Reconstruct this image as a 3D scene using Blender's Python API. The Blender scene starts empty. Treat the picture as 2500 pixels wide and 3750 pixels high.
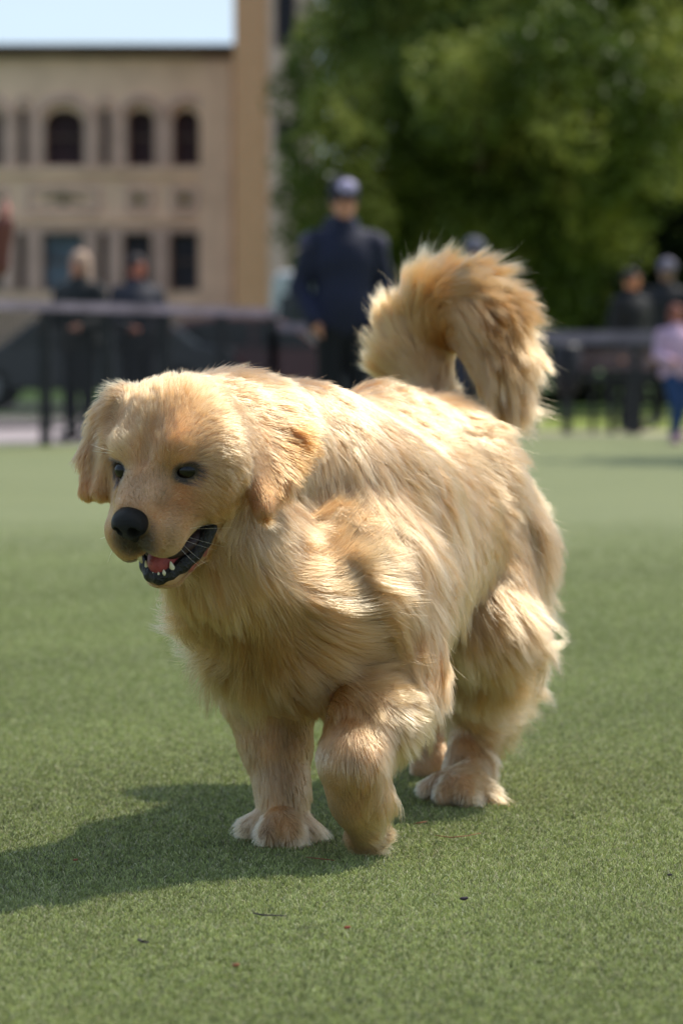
import bpy, math, random, os
import numpy as np
from mathutils import Vector
from mathutils.bvhtree import BVHTree
from mathutils.kdtree import KDTree

DRAFT = 1.0            # hair density multiplier
# ---------------------------------------------------------------- camera, sky, sun, exposure
SC = bpy.context.scene
COL = SC.collection
FPX, CU, CV, HORV, CAMH = 11340.0, 1250.0, 1875.0, 1334.0, 0.65
PITCH = math.atan((CV - HORV) / FPX)
cam = bpy.data.cameras.new("camera")
camo = bpy.data.objects.new("camera", cam); COL.objects.link(camo)
camo.location = (0, 0, CAMH); camo.rotation_euler = (math.pi/2 - PITCH, 0, 0)
cam.sensor_fit = 'HORIZONTAL'; cam.sensor_width = 24.0; cam.lens = 24.0*FPX/2500.0
cam.clip_start = 0.1; cam.clip_end = 3000
cam.dof.use_dof = True; cam.dof.focus_distance = 3.98; cam.dof.aperture_fstop = 4.9; cam.dof.aperture_blades = 0
SC.camera = camo
SUN_EL = math.radians(57)
SUN_H = np.array([0.79, 0.61]); SUN_H /= np.linalg.norm(SUN_H)      # horizontal direction towards the sun
w = bpy.data.worlds.new("World"); SC.world = w; w.use_nodes = True
nt = w.node_tree; nt.nodes.clear()
sky = nt.nodes.new('ShaderNodeTexSky'); sky.sky_type = 'NISHITA'; sky.sun_disc = False
sky.sun_elevation = SUN_EL; sky.sun_rotation = math.atan2(SUN_H[0], SUN_H[1])
sky.air_density = 1.2; sky.dust_density = 2.0
tcw = nt.nodes.new('ShaderNodeTexCoord'); mpw = nt.nodes.new('ShaderNodeMapping'); mpw.inputs['Scale'].default_value = (1, 1, 5)
nzw = nt.nodes.new('ShaderNodeTexNoise'); nzw.inputs['Scale'].default_value = 3.0; nzw.inputs['Detail'].default_value = 6
crw = nt.nodes.new('ShaderNodeValToRGB'); crw.color_ramp.elements[0].position = .40; crw.color_ramp.elements[1].position = .66
mxw = nt.nodes.new('ShaderNodeMixRGB'); mxw.inputs[2].default_value = (4.6, 5.8, 7.2, 1)
bg = nt.nodes.new('ShaderNodeBackground'); bg.inputs['Strength'].default_value = 0.095
wo = nt.nodes.new('ShaderNodeOutputWorld'); L = nt.links.new
L(tcw.outputs['Generated'], mpw.inputs[0]); L(mpw.outputs[0], nzw.inputs['Vector']); L(nzw.outputs[0], crw.inputs[0])
L(crw.outputs[0], mxw.inputs[0]); L(sky.outputs[0], mxw.inputs[1]); L(mxw.outputs[0], bg.inputs[0]); L(bg.outputs[0], wo.inputs[0])
sun = bpy.data.lights.new("sun", 'SUN'); sun.energy = 2.8; sun.angle = math.radians(0.6); sun.color = (1.0, .94, .84)
suno = bpy.data.objects.new("sun", sun); COL.objects.link(suno)
sd = Vector((SUN_H[0]*math.cos(SUN_EL), SUN_H[1]*math.cos(SUN_EL), math.sin(SUN_EL)))
suno.rotation_euler = sd.to_track_quat('Z', 'Y').to_euler(); suno.location = (5, 5, 12)
SC.view_settings.view_transform = 'Standard'; SC.view_settings.look = 'None'
SC.view_settings.exposure = 0.76; SC.view_settings.gamma = 1.0
SC.cycles.max_bounces = 10; SC.cycles.transmission_bounces = 8; SC.cycles.transparent_max_bounces = 8
SC.cycles.use_denoising = True; SC.cycles.denoiser = 'OPENIMAGEDENOISE'; SC.cycles.denoising_input_passes = 'RGB_ALBEDO_NORMAL'; SC.cycles.denoising_prefilter = 'ACCURATE'
SC.cycles_curves.shape = 'RIBBONS'
SC.cycles.sample_clamp_indirect = 8

def P(u, v, Y):
    """the world point that stands Y metres away under pixel (u, v) of the 2500x3750 photograph"""
    a = (u-CU)/FPX; b = -(v-CV)/FPX; c, s = math.cos(PITCH), math.sin(PITCH)
    dx, dy, dz = a, c + b*s, -s + b*c
    k = Y/dy
    return np.array([dx*k, Y, CAMH + dz*k])
def G(u, v, z=0.0):
    a = (u-CU)/FPX; b = -(v-CV)/FPX; c, s = math.cos(PITCH), math.sin(PITCH)
    k = (z-CAMH)/(-s + b*c)
    return np.array([a*k, (c+b*s)*k, z])
CRIGHT = np.array([1., 0, 0]); CUP = np.array([0, math.sin(PITCH), math.cos(PITCH)])
rng = np.random.default_rng(7); random.seed(7)

# ---------------------------------------------------------------- helpers
def link(o, parent=None):
    COL.objects.link(o)
    if parent is not None: o.parent = parent
    return o
def tag(o, label=None, cat=None, group=None, kind=None):
    if label: o['label'] = label
    if cat: o['category'] = cat
    if group: o['group'] = group
    if kind: o['kind'] = kind
    return o
def empty(name, loc=(0, 0, 0), rz=0.0):
    o = bpy.data.objects.new(name, None); o.location = loc; o.rotation_euler = (0, 0, rz)
    o.empty_display_size = .2
    return link(o)
def mesh_obj(name, V, F, mat, parent=None, smooth=False):
    me = bpy.data.meshes.new(name)
    V = np.asarray(V, dtype=np.float64)
    me.from_pydata(V.tolist(), [], [tuple(f) for f in F]) if not isinstance(F, np.ndarray) else fast_fill(me, V, F)
    if smooth: me.polygons.foreach_set('use_smooth', [True]*len(me.polygons))
    me.materials.append(mat); me.update()
    return link(bpy.data.objects.new(name, me), parent)
def fast_fill(me, V, F):
    n = len(F); k = F.shape[1]
    me.vertices.add(len(V)); me.vertices.foreach_set('co', V.astype(np.float32).ravel())
    me.loops.add(n*k); me.loops.foreach_set('vertex_index', F.astype(np.int32).ravel())
    me.polygons.add(n); me.polygons.foreach_set('loop_start', np.arange(0, n*k, k, dtype=np.int32))
    me.update(calc_edges=True)

class MB:
    def __init__(s): s.V = []; s.F = []
    def box(s, x0, x1, y0, y1, z0, z1):
        b = len(s.V)
        s.V += [(x0,y0,z0),(x1,y0,z0),(x1,y1,z0),(x0,y1,z0),(x0,y0,z1),(x1,y0,z1),(x1,y1,z1),(x0,y1,z1)]
        s.F += [tuple(b+i for i in f) for f in ((0,3,2,1),(4,5,6,7),(0,1,5,4),(1,2,6,5),(2,3,7,6),(3,0,4,7))]
        return s
    def bar(s, p, q, w, h):
        """box bar from p to q, w wide across, h high"""
        p = np.array(p, float); q = np.array(q, float); d = q-p; d /= np.linalg.norm(d)
        up = np.array([0, 0, 1.]) if abs(d[2]) < .95 else np.array([0, 1., 0])
        sdv = np.cross(d, up); sdv /= np.linalg.norm(sdv); up = np.cross(sdv, d)
        b = len(s.V)
        for c in (p, q):
            for i, j in ((-1,-1),(1,-1),(1,1),(-1,1)): s.V.append(tuple(c + sdv*i*w/2 + up*j*h/2))
        s.F += [tuple(b+i for i in f) for f in ((0,1,2,3),(7,6,5,4),(0,4,5,1),(1,5,6,2),(2,6,7,3),(3,7,4,0))]
        return s
    def tube(s, pts, rad, n=10, caps=True):
        pts = [np.array(p, float) for p in pts]
        if not hasattr(rad, '__len__'): rad = [rad]*len(pts)
        b0 = len(s.V); prev = None
        for i, p in enumerate(pts):
            d = pts[min(i+1, len(pts)-1)] - pts[max(i-1, 0)]; d /= np.linalg.norm(d)+1e-9
            if prev is None:
                a = np.array([0, 0, 1.]) if abs(d[2]) < .9 else np.array([1., 0, 0])
            else: a = prev
            e = a - d*np.dot(a, d); e /= np.linalg.norm(e); prev = e; g = np.cross(d, e)
            for k in range(n):
                t = 2*math.pi*k/n; s.V.append(tuple(p + rad[i]*(e*math.cos(t) + g*math.sin(t))))
        for i in range(len(pts)-1):
            for k in range(n):
                a = b0+i*n+k; b = b0+i*n+(k+1) % n
                s.F.append((a, b, b+n, a+n))
        if caps:
            s.F.append(tuple(b0+k for k in range(n))[::-1]); e = b0+(len(pts)-1)*n
            s.F.append(tuple(e+k for k in range(n)))
        return s
    def prism(s, pts2, y0, y1):
        """polygon in x,z pushed from y0 to y1"""
        b = len(s.V); n = len(pts2)
        s.V += [(x, y0, z) for x, z in pts2] + [(x, y1, z) for x, z in pts2]
        s.F.append(tuple(b+i for i in range(n))); s.F.append(tuple(b+n+i for i in range(n))[::-1])
        for i in range(n):
            j = (i+1) % n; s.F.append((b+i, b+n+i, b+n+j, b+j))
        return s
    def build(s, name, mat, parent=None, smooth=False):
        return mesh_obj(name, s.V, s.F, mat, parent, smooth)

# ---- materials
def mat(name, col, rough=.8, noise=0.0, scale=8.0, col2=None, bump=0.0, bscale=60.0, spec=.4, metal=0.0):
    m = bpy.data.materials.new(name); m.use_nodes = True; t = m.node_tree; b = t.nodes['Principled BSDF']
    b.inputs['Roughness'].default_value = rough; b.inputs['Metallic'].default_value = metal
    b.inputs['Specular IOR Level'].default_value = spec
    b.inputs['Base Color'].default_value = (*col, 1)
    tc = t.nodes.new('ShaderNodeTexCoord')
    if noise > 0 or col2:
        nz = t.nodes.new('ShaderNodeTexNoise'); nz.inputs['Scale'].default_value = scale; nz.inputs['Detail'].default_value = 5
        cr = t.nodes.new('ShaderNodeValToRGB')
        c2 = col2 or tuple(min(1, c*(1+noise)) for c in col); c1 = col if col2 else tuple(c*(1-noise) for c in col)
        cr.color_ramp.elements[0].color = (*c1, 1); cr.color_ramp.elements[1].color = (*c2, 1)
        cr.color_ramp.elements[0].position = .35; cr.color_ramp.elements[1].position = .65
        t.links.new(tc.outputs['Object'], nz.inputs['Vector']); t.links.new(nz.outputs[0], cr.inputs[0]); t.links.new(cr.outputs[0], b.inputs['Base Color'])
    if bump > 0:
        n2 = t.nodes.new('ShaderNodeTexNoise'); n2.inputs['Scale'].default_value = bscale; n2.inputs['Detail'].default_value = 4
        bp = t.nodes.new('ShaderNodeBump'); bp.inputs['Strength'].default_value = bump; bp.inputs['Distance'].default_value = .01
        t.links.new(tc.outputs['Object'], n2.inputs['Vector']); t.links.new(n2.outputs[0], bp.inputs['Height']); t.links.new(bp.outputs[0], b.inputs['Normal'])
    return m

# ---------------------------------------------------------------- signed distance modelling
class Field:
    def __init__(s, lo, hi, h):
        s.lo = np.array(lo, float); s.h = h
        s.ax = [np.arange(lo[i], hi[i]+h, h, dtype=np.float32) for i in range(3)]
        s.F = np.full([len(a) for a in s.ax], 1.0, np.float32)
    def sub(s, bmin, bmax):
        sl = []
        for i in range(3):
            a = max(0, int((bmin[i]-s.lo[i])/s.h)); b = min(len(s.ax[i]), int((bmax[i]-s.lo[i])/s.h)+2)
            if b <= a: return None, None
            sl.append(slice(a, b))
        X, Y, Z = np.meshgrid(s.ax[0][sl[0]], s.ax[1][sl[1]], s.ax[2][sl[2]], indexing='ij', sparse=True)
        return tuple(sl), (X, Y, Z)
    def comb(s, sl, d, k, cut=False):
        A = s.F[sl]
        if not cut:
            h = np.maximum(k-np.abs(A-d), 0)/max(k, 1e-6); s.F[sl] = np.minimum(A, d) - h*h*k*.25
        else:
            B = -d; h = np.maximum(k-np.abs(A-B), 0)/max(k, 1e-6); s.F[sl] = np.maximum(A, B) + h*h*k*.25
    def cap(s, a, b, ra, rb, k=.02, cut=False):
        a = np.array(a, float); b = np.array(b, float); m = max(ra, rb)+k*2+.03
        sl, g = s.sub(np.minimum(a, b)-m, np.maximum(a, b)+m)
        if sl is None: return s
        d = b-a; L2 = max(float(d@d), 1e-9); px, py, pz = g[0]-a[0], g[1]-a[1], g[2]-a[2]
        t = np.clip((px*d[0]+py*d[1]+pz*d[2])/L2, 0, 1)
        dd = np.sqrt((px-t*d[0])**2+(py-t*d[1])**2+(pz-t*d[2])**2) - (ra+(rb-ra)*t)
        s.comb(sl, dd.astype(np.float32), k, cut); return s
    def chain(s, pts, k=.02):
        for (a, ra), (b, rb) in zip(pts[:-1], pts[1:]): s.cap(a, b, ra, rb, k)
        return s
    def ell(s, c, r, R=None, k=.02, cut=False):
        """ellipsoid, R rows = its local axes"""
        c = np.array(c, float); R = np.eye(3) if R is None else np.array(R, float); m = max(r)+2*k+.03
        sl, g = s.sub(c-m, c+m)
        if sl is None: return s
        px, py, pz = g[0]-c[0], g[1]-c[1], g[2]-c[2]; k0 = 0; k1 = 0
        for i in range(3):
            q = (px*R[i][0]+py*R[i][1]+pz*R[i][2])/r[i]; k0 = k0+q*q; k1 = k1+(q/r[i])**2
        k0 = np.sqrt(k0); k1 = np.sqrt(k1)+1e-6
        s.comb(sl, (k0*(k0-1)/k1).astype(np.float32), k, cut); return s
    def tri(s, a, b, c, r, k=.01):
        a, b, c = (np.array(q, float) for q in (a, b, c)); m = r+2*k+.03
        sl, g = s.sub(np.minimum(np.minimum(a, b), c)-m, np.maximum(np.maximum(a, b), c)+m)
        if sl is None: return s
        sh = np.broadcast(*g).shape
        Q = np.stack([np.broadcast_to(x, sh) for x in g], -1).astype(np.float64)
        n = np.cross(b-a, a-c); best = None; inside = np.ones(sh, bool)
        for p, q in ((a, b), (b, c), (c, a)):
            e = q-p; w_ = Q-p; t = np.clip((w_@e)/(e@e), 0, 1); dv = w_-t[..., None]*e; d2 = (dv**2).sum(-1)
            best = d2 if best is None else np.minimum(best, d2)
            inside &= (w_@np.cross(e, n)) >= 0
        pl = ((Q-a)@n)**2/(n@n)
        inside2 = np.ones(sh, bool)
        for p, q in ((a, b), (b, c), (c, a)):
            inside2 &= ((Q-p)@np.cross(q-p, n)) <= 0
        d = np.sqrt(np.where(inside | inside2, pl, best)) - r
        s.comb(sl, d.astype(np.float32), k); return s
    def sample(s, Pn):
        q = (Pn - s.lo)/s.h; q = np.clip(q, 0, np.array(s.F.shape)-1.001); i = q.astype(np.int64); f = q-i
        x, y, z = i[:, 0], i[:, 1], i[:, 2]; fx, fy, fz = f[:, 0], f[:, 1], f[:, 2]; F = s.F
        c00 = F[x, y, z]*(1-fx)+F[x+1, y, z]*fx; c10 = F[x, y+1, z]*(1-fx)+F[x+1, y+1, z]*fx
        c01 = F[x, y, z+1]*(1-fx)+F[x+1, y, z+1]*fx; c11 = F[x, y+1, z+1]*(1-fx)+F[x+1, y+1, z+1]*fx
        return (c00*(1-fy)+c10*fy)*(1-fz)+(c01*(1-fy)+c11*fy)*fz
    def grad(s, Pn):
        e = s.h; g = np.empty_like(Pn)
        for i in range(3):
            o = np.zeros(3); o[i] = e; g[:, i] = s.sample(Pn+o)-s.sample(Pn-o)
        return g/(np.linalg.norm(g, axis=1, keepdims=True)+1e-9)
    def nets(s):
        F = s.F; neg = F < 0
        c = [neg[i:F.shape[0]-1+i, j:F.shape[1]-1+j, k:F.shape[2]-1+k] for i in (0, 1) for j in (0, 1) for k in (0, 1)]
        allv = np.logical_and.reduce(c); anyv = np.logical_or.reduce(c); act = anyv & ~allv
        idx = np.argwhere(act); n = len(idx); ids = np.full(act.shape, -1, np.int64); ids[tuple(idx.T)] = np.arange(n)
        co = [(i, j, k) for i in (0, 1) for j in (0, 1) for k in (0, 1)]
        vals = np.stack([F[idx[:, 0]+o[0], idx[:, 1]+o[1], idx[:, 2]+o[2]] for o in co], 1)
        acc = np.zeros((n, 3)); cnt = np.zeros(n)
        for a in range(8):
            for b in range(a+1, 8):
                if sum(abs(co[a][i]-co[b][i]) for i in range(3)) != 1: continue
                va, vb = vals[:, a], vals[:, b]; cr = (va < 0) != (vb < 0)
                t = np.where(cr, va/np.where(cr, va-vb, 1), 0)
                pt = np.array(co[a])+t[:, None]*(np.array(co[b])-np.array(co[a]))
                acc[cr] += pt[cr]; cnt[cr] += 1
        V = s.lo + s.h*(idx + acc/cnt[:, None]); Q = []
        for axn in range(3):
            o1, o2 = [(1, 2), (2, 0), (0, 1)][axn]
            sa = [slice(None)]*3; sb = [slice(None)]*3; sa[axn] = slice(0, -1); sb[axn] = slice(1, None)
            A = neg[tuple(sa)]; B = neg[tuple(sb)]; e = np.argwhere(A != B)
            e = e[(e[:, o1] > 0) & (e[:, o2] > 0) & (e[:, o1] < F.shape[o1]-1) & (e[:, o2] < F.shape[o2]-1)]
            flip = A[tuple(e.T)]
            def cid(d1, d2):
                q = e.copy(); q[:, o1] += d1; q[:, o2] += d2; return ids[tuple(q.T)]
            q = np.stack([cid(-1, -1), cid(0, -1), cid(0, 0), cid(-1, 0)], 1)
            q[~flip] = q[~flip][:, ::-1]; Q.append(q)
        return V, np.concatenate(Q)
def sdf_obj(name, field, m, parent=None, relax=1):
    V, Q = field.nets()
    o = mesh_obj(name, V, Q, m, parent, smooth=True)
    return o
def smooth_noise(Pn, scale, seed, n=24):
    r = np.random.default_rng(seed); K = r.normal(size=(n, 3))/scale; ph = r.uniform(0, 6.283, (n, 3)); A = r.normal(size=(n, 3))
    out = np.zeros((len(Pn), 3))
    for i in range(n): out += A[i]*np.sin((Pn@K[i])[:, None]+ph[i])
    return out/math.sqrt(n/2)
def curves_obj(name, PTS, RAD, colr, m, parent=None):
    """PTS (n,k,3) strands, RAD (n,k), colr (n,3) one colour per strand"""
    n, k, _ = PTS.shape
    hc = bpy.data.hair_curves.new(name); hc.add_curves([k]*n)
    hc.attributes['position'].data.foreach_set('vector', PTS.astype(np.float32).ravel()) if 'position' in hc.attributes else None
    ra = hc.attributes.new('radius', 'FLOAT', 'POINT') if 'radius' not in hc.attributes else hc.attributes['radius']
    ra.data.foreach_set('value', RAD.astype(np.float32).ravel())
    ca = hc.attributes.new('tint', 'FLOAT_COLOR', 'CURVE'); c4 = np.ones((n, 4), np.float32); c4[:, :3] = colr
    ca.data.foreach_set('color', c4.ravel())
    hc.materials.append(m); hc.update_tag()
    return link(bpy.data.objects.new(name, hc), parent)

# ================================================================ THE SETTING
def ground_sheet(name, x0, x1, y0, y1, z, m):
    o = mesh_obj(name, [(x0, y0, z), (x1, y0, z), (x1, y1, z), (x0, y1, z)], [(0, 1, 2, 3)], m)
    return tag(o, kind='structure')
M_turf = mat('turf_base', (.145, .166, .060), .75, col2=(.162, .182, .068), scale=1.3, bump=.5, bscale=260)
M_grass = mat('grass', (.055, .11, .015), .9, .35, 2.0)
M_path = mat('paving', (.30, .25, .25), .9, .15, 1.5)
M_kerb = mat('kerb_sand', (.32, .27, .20), .9, .15, 3)
M_lawn = mat('lawn_bright', (.16, .20, .02), .9, .3, 1.2)
M_asph = mat('asphalt', (.06, .06, .062), .9, .2, 3)
g = ground_sheet('ground', -600, 600, -60, 1200, -.012, M_grass)
ground_sheet('turf', -30, 30, -8, 25.4, 0, M_turf)
ground_sheet('turf_far', 0.5, 30, 25.4, 28.4, 0, M_turf).name = 'turf.001'
ground_sheet('path', -30, 0.5, 25.4, 38.5, -.002, M_path)
ground_sheet('kerb', 0.5, 30, 28.4, 30.3, -.002, M_kerb)
ground_sheet('grass', 0.5, 30, 30.3, 42, -.004, M_lawn)
ground_sheet('road', -40, 0.5, 42.5, 52, -.003, M_asph)


# ---------------------------------------------------------------- the school building behind
M_stone = mat('stone', (.92, .61, .44), .9, .10, 1.2, bump=.2, bscale=6)
M_stone2 = mat('stone_pink', (.66, .44, .36), .9, .12, 1.5)
M_brown = mat('cornice_shade_brown', (.12, .075, .05), .8, .2, 2)  # shade of the eave soffit is put into this brown; roofs share it
M_glass = mat('window_glass', (.028, .024, .035), .35, spec=.2)
M_blue = mat('blind_blue', (.13, .165, .21), .6, .2, 2)
M_dark = mat('dark_interior', (.040, .018, .022), .8, .3, 2)
M_frame = mat('window_frame', (.16, .10, .08), .7)
def brick_mat(name, c1, c2, sc=1.0):
    m = bpy.data.materials.new(name); m.use_nodes = True; t = m.node_tree; b = t.nodes['Principled BSDF']; b.inputs['Roughness'].default_value = .9
    tc = t.nodes.new('ShaderNodeTexCoord'); mp = t.nodes.new('ShaderNodeMapping'); mp.inputs['Rotation'].default_value = (math.pi/2, 0, 0)
    br = t.nodes.new('ShaderNodeTexBrick'); br.inputs['Scale'].default_value = sc; br.inputs['Color1'].default_value = (*c1, 1); br.inputs['Color2'].default_value = (*c2, 1)
    br.inputs['Mortar'].default_value = (.5, .34, .22, 1); br.inputs['Mortar Size'].default_value = .012; br.inputs['Brick Width'].default_value = .23; br.inputs['Row Height'].default_value = .075
    t.links.new(tc.outputs['Object'], mp.inputs[0]); t.links.new(mp.outputs[0], br.inputs[0]); t.links.new(br.outputs[0], b.inputs['Base Color']); return m
M_brick = brick_mat('orange_brick', (.82, .36, .19), (.72, .30, .14))
BY = 90.0
def bx(u): return (u-CU)/FPX*BY
def bz(v): return P(CU, v, BY)[2]
bld = empty('civic_building', (bx(300), BY, 0)); o3 = np.array([bx(300), BY, 0.])
tag(bld, 'long tan stone building with arched upper windows under a flat cornice coloured shade brown', 'building')
def addb(mb, name, m, par=None, smooth=False):
    mb.V = [tuple(np.array(v)-o3) for v in mb.V]
    return mb.build(name, m, bld if par is None else par, smooth)
UP = [(-66, 14), (74, 106), (168, 312), (372, 406), (468, 569), (635, 735)]
LO = [(-66, 8), (62, 96), (157, 307), (362, 396), (452, 558), (622, 728)]
for k in range(1, 8):
    UP.insert(0, (-60-k*150, 10-k*150)); LO.insert(0, (-60-k*150, 4-k*150))
U0, U1 = -1300, 862
w_ = MB(); y0, y1 = BY, BY+.45
def piers(rows, vt, vb, arch):
    e = U0
    for a, b_ in rows:
        w_.box(bx(e), bx(a), y0, y1, bz(vb), bz(vt)); e = b_
        if arch:
            xa, xb = bx(a), bx(b_); r = (xb-xa)/2; zc = bz(vt)-r if r < .4 else bz(vt)-r*.8; cx = (xa+xb)/2; kz = 1 if r < .4 else .8
            for sgn in (-1, 1):
                pts = [(cx+sgn*r*math.sin(t), zc+r*kz*math.cos(t)) for t in np.linspace(0, math.pi/2, 7)]
                pts += [(cx+sgn*r, bz(vt)+.0)]
                if sgn > 0: pts = pts[::-1]
                w_.prism(pts, y0+.002, y1-.002)
    w_.box(bx(e), bx(U1), y0, y1, bz(vb), bz(vt))
w_.box(bx(U0), bx(U1), y0, y1, bz(398), bz(172)); piers(UP, 398, 608, True)
w_.box(bx(U0), bx(U1), y0, y1, bz(850), bz(608)); piers(LO, 850, 1066, False)
w_.box(bx(U0), bx(U1), y0, y1, 0, bz(1066))
w_.box(bx(U0), bx(U0)+.4, y1, y1+14, 0, bz(172)); w_.box(bx(U0)+.4, bx(U1), y1+13.6, y1+14, 0, bz(172))
addb(w_, 'wall', M_stone)
addb(MB().box(bx(U0)+.4, bx(U1), y1+.002, y1+13.6, bz(185)-.3, bz(185)), 'roof', M_brown)
addb(MB().box(bx(U0)-.3, bx(U1)-.03, BY-.55, BY-.002, bz(192), bz(166)).box(bx(U0)-.1, bx(U1)-.04, BY-.25, BY-.003, bz(208), bz(193)), 'cornice', M_brown)
addb(MB().box(bx(U0), bx(770), BY-.16, BY-.002, bz(640), bz(615)), 'string_course', M_stone)
addb(MB().box(bx(U0), bx(770), BY-.14, BY-.002, bz(812), bz(792)), 'string_course', M_stone)
addb(MB().box(bx(735), bx(850), BY-.22, BY-.002, 0, bz(230)), 'pilaster', M_stone)
for rows, vt, vb, arch in ((UP, 398, 608, True), (LO, 850, 1066, False)):
    for a, b_ in rows:
        xa, xb = bx(a), bx(b_); f = MB(); t = .07
        f.box(xa, xa+t, y0+.25, y0+.33, bz(vb), bz(vt)); f.box(xb-t, xb, y0+.25, y0+.33, bz(vb), bz(vt)); f.box(xa+t, xb-t, y0+.25, y0+.33, bz(vb), bz(vb)+t); f.box(xa+t, xb-t, y0+.25, y0+.33, bz(vt)-t, bz(vt))
        f.box(xa+t, xb-t, y0+.25, y0+.33, (bz(vb)+bz(vt))/2, (bz(vb)+bz(vt))/2+.06)
        fo = addb(f, 'window', M_frame)
        mm = M_glass
        if not arch and b_-a > 120: mm = M_blue
        if arch and b_-a > 60: mm = M_dark
        q = MB(); q.box(xa+.01, xb-.01, y0+.34, y0+.37, bz(vb), bz(vt)); q.V = [tuple(np.array(v)-o3) for v in q.V]; q.build('pane', mm, fo)
        # side reveal mouldings, a warmer stone, as proud strips beside each opening
        r = MB(); pw = .16 if b_-a < 60 else .26
        r.box(xa-pw, xa-.01, y0-.10, y0-.002, bz(vb), bz(vt+ (26 if arch else 0))); r.box(xb+.01, xb+pw, y0-.10, y0-.002, bz(vb), bz(vt+(26 if arch else 0)))
        if arch:
            rr = (xb-xa)/2+pw/2; cx = (xa+xb)/2; zc = bz(vt+26); kz = (bz(vt)+.28-zc)/rr
            r.tube([(cx+rr*math.cos(q_), y0-.055, zc+rr*kz*math.sin(q_)) for q_ in np.linspace(0, math.pi, 12)], pw*.5, 6)
        else: r.box(xa-pw, xb+pw, y0-.10, y0-.002, bz(vt)+.001, bz(vt)+.16)
        addb(r, 'window_surround', M_stone2)
M_orn = mat('ornament', (.12, .10, .05), .9)
for a, b_ in ((100, 370), (462, 562), (628, 728), (-150, 30)):
    xa, xb = bx(a), bx(b_); r = MB(); t = .13; zb, zt = bz(778), bz(682)
    r.box(xa, xb, y0-.09, y0-.002, zt-t, zt).box(xa, xb, y0-.09, y0-.002, zb, zb+t).box(xa, xa+t, y0-.09, y0-.002, zb+t, zt-t).box(xb-t, xb, y0-.09, y0-.002, zb+t, zt-t)
    pp = addb(r, 'panel', M_stone2); cx, cz = (xa+xb)/2, (zb+zt)/2; q = MB()
    q.tube([(cx, y0-.002, cz), (cx, y0-.10, cz)], [.17, .12], 12)
    if b_-a > 150: q.tube([(cx-.55, y0-.05, cz), (cx-.2, y0-.05, cz+.06)], .05, 6).tube([(cx+.2, y0-.05, cz+.06), (cx+.55, y0-.05, cz)], .05, 6)
    q.V = [tuple(np.array(v)-o3) for v in q.V]; q.build('ornament', M_orn, pp)
# brick tower
TY = 84.0
def tx(u): return (u-CU)/FPX*TY
def tz(v): return P(CU, v, TY)[2]
tw = empty('brick_tower', (tx(1000), TY, 0)); o4 = np.array([tx(1000), TY, 0.])
tag(tw, 'tall orange brick tower with a stone window strip rising beside the tree', 'tower')
def addt(mb, name, m, par=None):
    mb.V = [tuple(np.array(v)-o4) for v in mb.V]; return mb.build(name, m, par or tw)
addt(MB().box(tx(858), tx(984), TY, TY+8, 0, tz(-700)), 'wall', M_brick)
s_ = MB().box(tx(984), tx(1008), TY-.05, TY+7.9, 0, tz(-700)).box(tx(1086), tx(1152), TY-.05, TY+7.9, 0, tz(-700)).box(tx(1008), tx(1086), TY-.05, TY+7.9, 0, tz(560)).box(tx(1008), tx(1086), TY-.05, TY+7.9, tz(440), tz(176)).box(tx(1008), tx(1086), TY-.05, TY+7.9, tz(-330), tz(-700))
addt(s_, 'stone_corner', M_stone2)
for vt, vb in ((-330, 176), (440, 560)):
    f = addt(MB().box(tx(1008), tx(1016), TY+.2, TY+.3, tz(vb), tz(vt)).box(tx(1078), tx(1086), TY+.2, TY+.3, tz(vb), tz(vt)).box(tx(1016), tx(1078), TY+.2, TY+.3, tz((vb+vt)/2)-.05, tz((vb+vt)/2)+.05), 'window', M_frame)
    q = MB().box(tx(1010), tx(1084), TY+.35, TY+.4, tz(vb), tz(vt)); q.V = [tuple(np.array(v)-o4) for v in q.V]; q.build('pane', M_glass, f)
addt(MB().box(tx(850), tx(1160), TY-.2, TY+8.2, tz(-700)+.002, tz(-740)), 'roof', M_brown)

# ---------------------------------------------------------------- trees and hedge
def leaf_mat(name, c1, c2, c3):
    m = bpy.data.materials.new(name); m.use_nodes = True; t = m.node_tree; b = t.nodes['Principled BSDF']; b.inputs['Roughness'].default_value = .55
    b.inputs['Specular IOR Level'].default_value = .25
    tc = t.nodes.new('ShaderNodeTexCoord'); nz = t.nodes.new('ShaderNodeTexNoise'); nz.inputs['Scale'].default_value = .9; nz.inputs['Detail'].default_value = 6
    cr = t.nodes.new('ShaderNodeValToRGB'); cr.color_ramp.elements[0].color = (*c1, 1); cr.color_ramp.elements[0].position = .32; cr.color_ramp.elements[1].color = (*c3, 1); cr.color_ramp.elements[1].position = .68
    e = cr.color_ramp.elements.new(.5); e.color = (*c2, 1)
    tr = t.nodes.new('ShaderNodeBsdfTranslucent'); ms = t.nodes.new('ShaderNodeMixShader'); ms.inputs[0].default_value = .25
    t.links.new(tc.outputs['Object'], nz.inputs['Vector']); t.links.new(nz.outputs[0], cr.inputs[0]); t.links.new(cr.outputs[0], b.inputs['Base Color']); t.links.new(cr.outputs[0], tr.inputs[0])
    t.links.new(b.outputs[0], ms.inputs[1]); t.links.new(tr.outputs[0], ms.inputs[2]); t.links.new(ms.outputs[0], t.nodes['Material Output'].inputs[0]); return m
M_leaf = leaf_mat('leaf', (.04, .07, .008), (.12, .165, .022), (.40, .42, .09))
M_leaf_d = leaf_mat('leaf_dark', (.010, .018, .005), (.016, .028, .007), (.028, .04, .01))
M_bark = mat('bark', (.07, .05, .035), .95, .3, 6, bump=.6, bscale=20)
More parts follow.
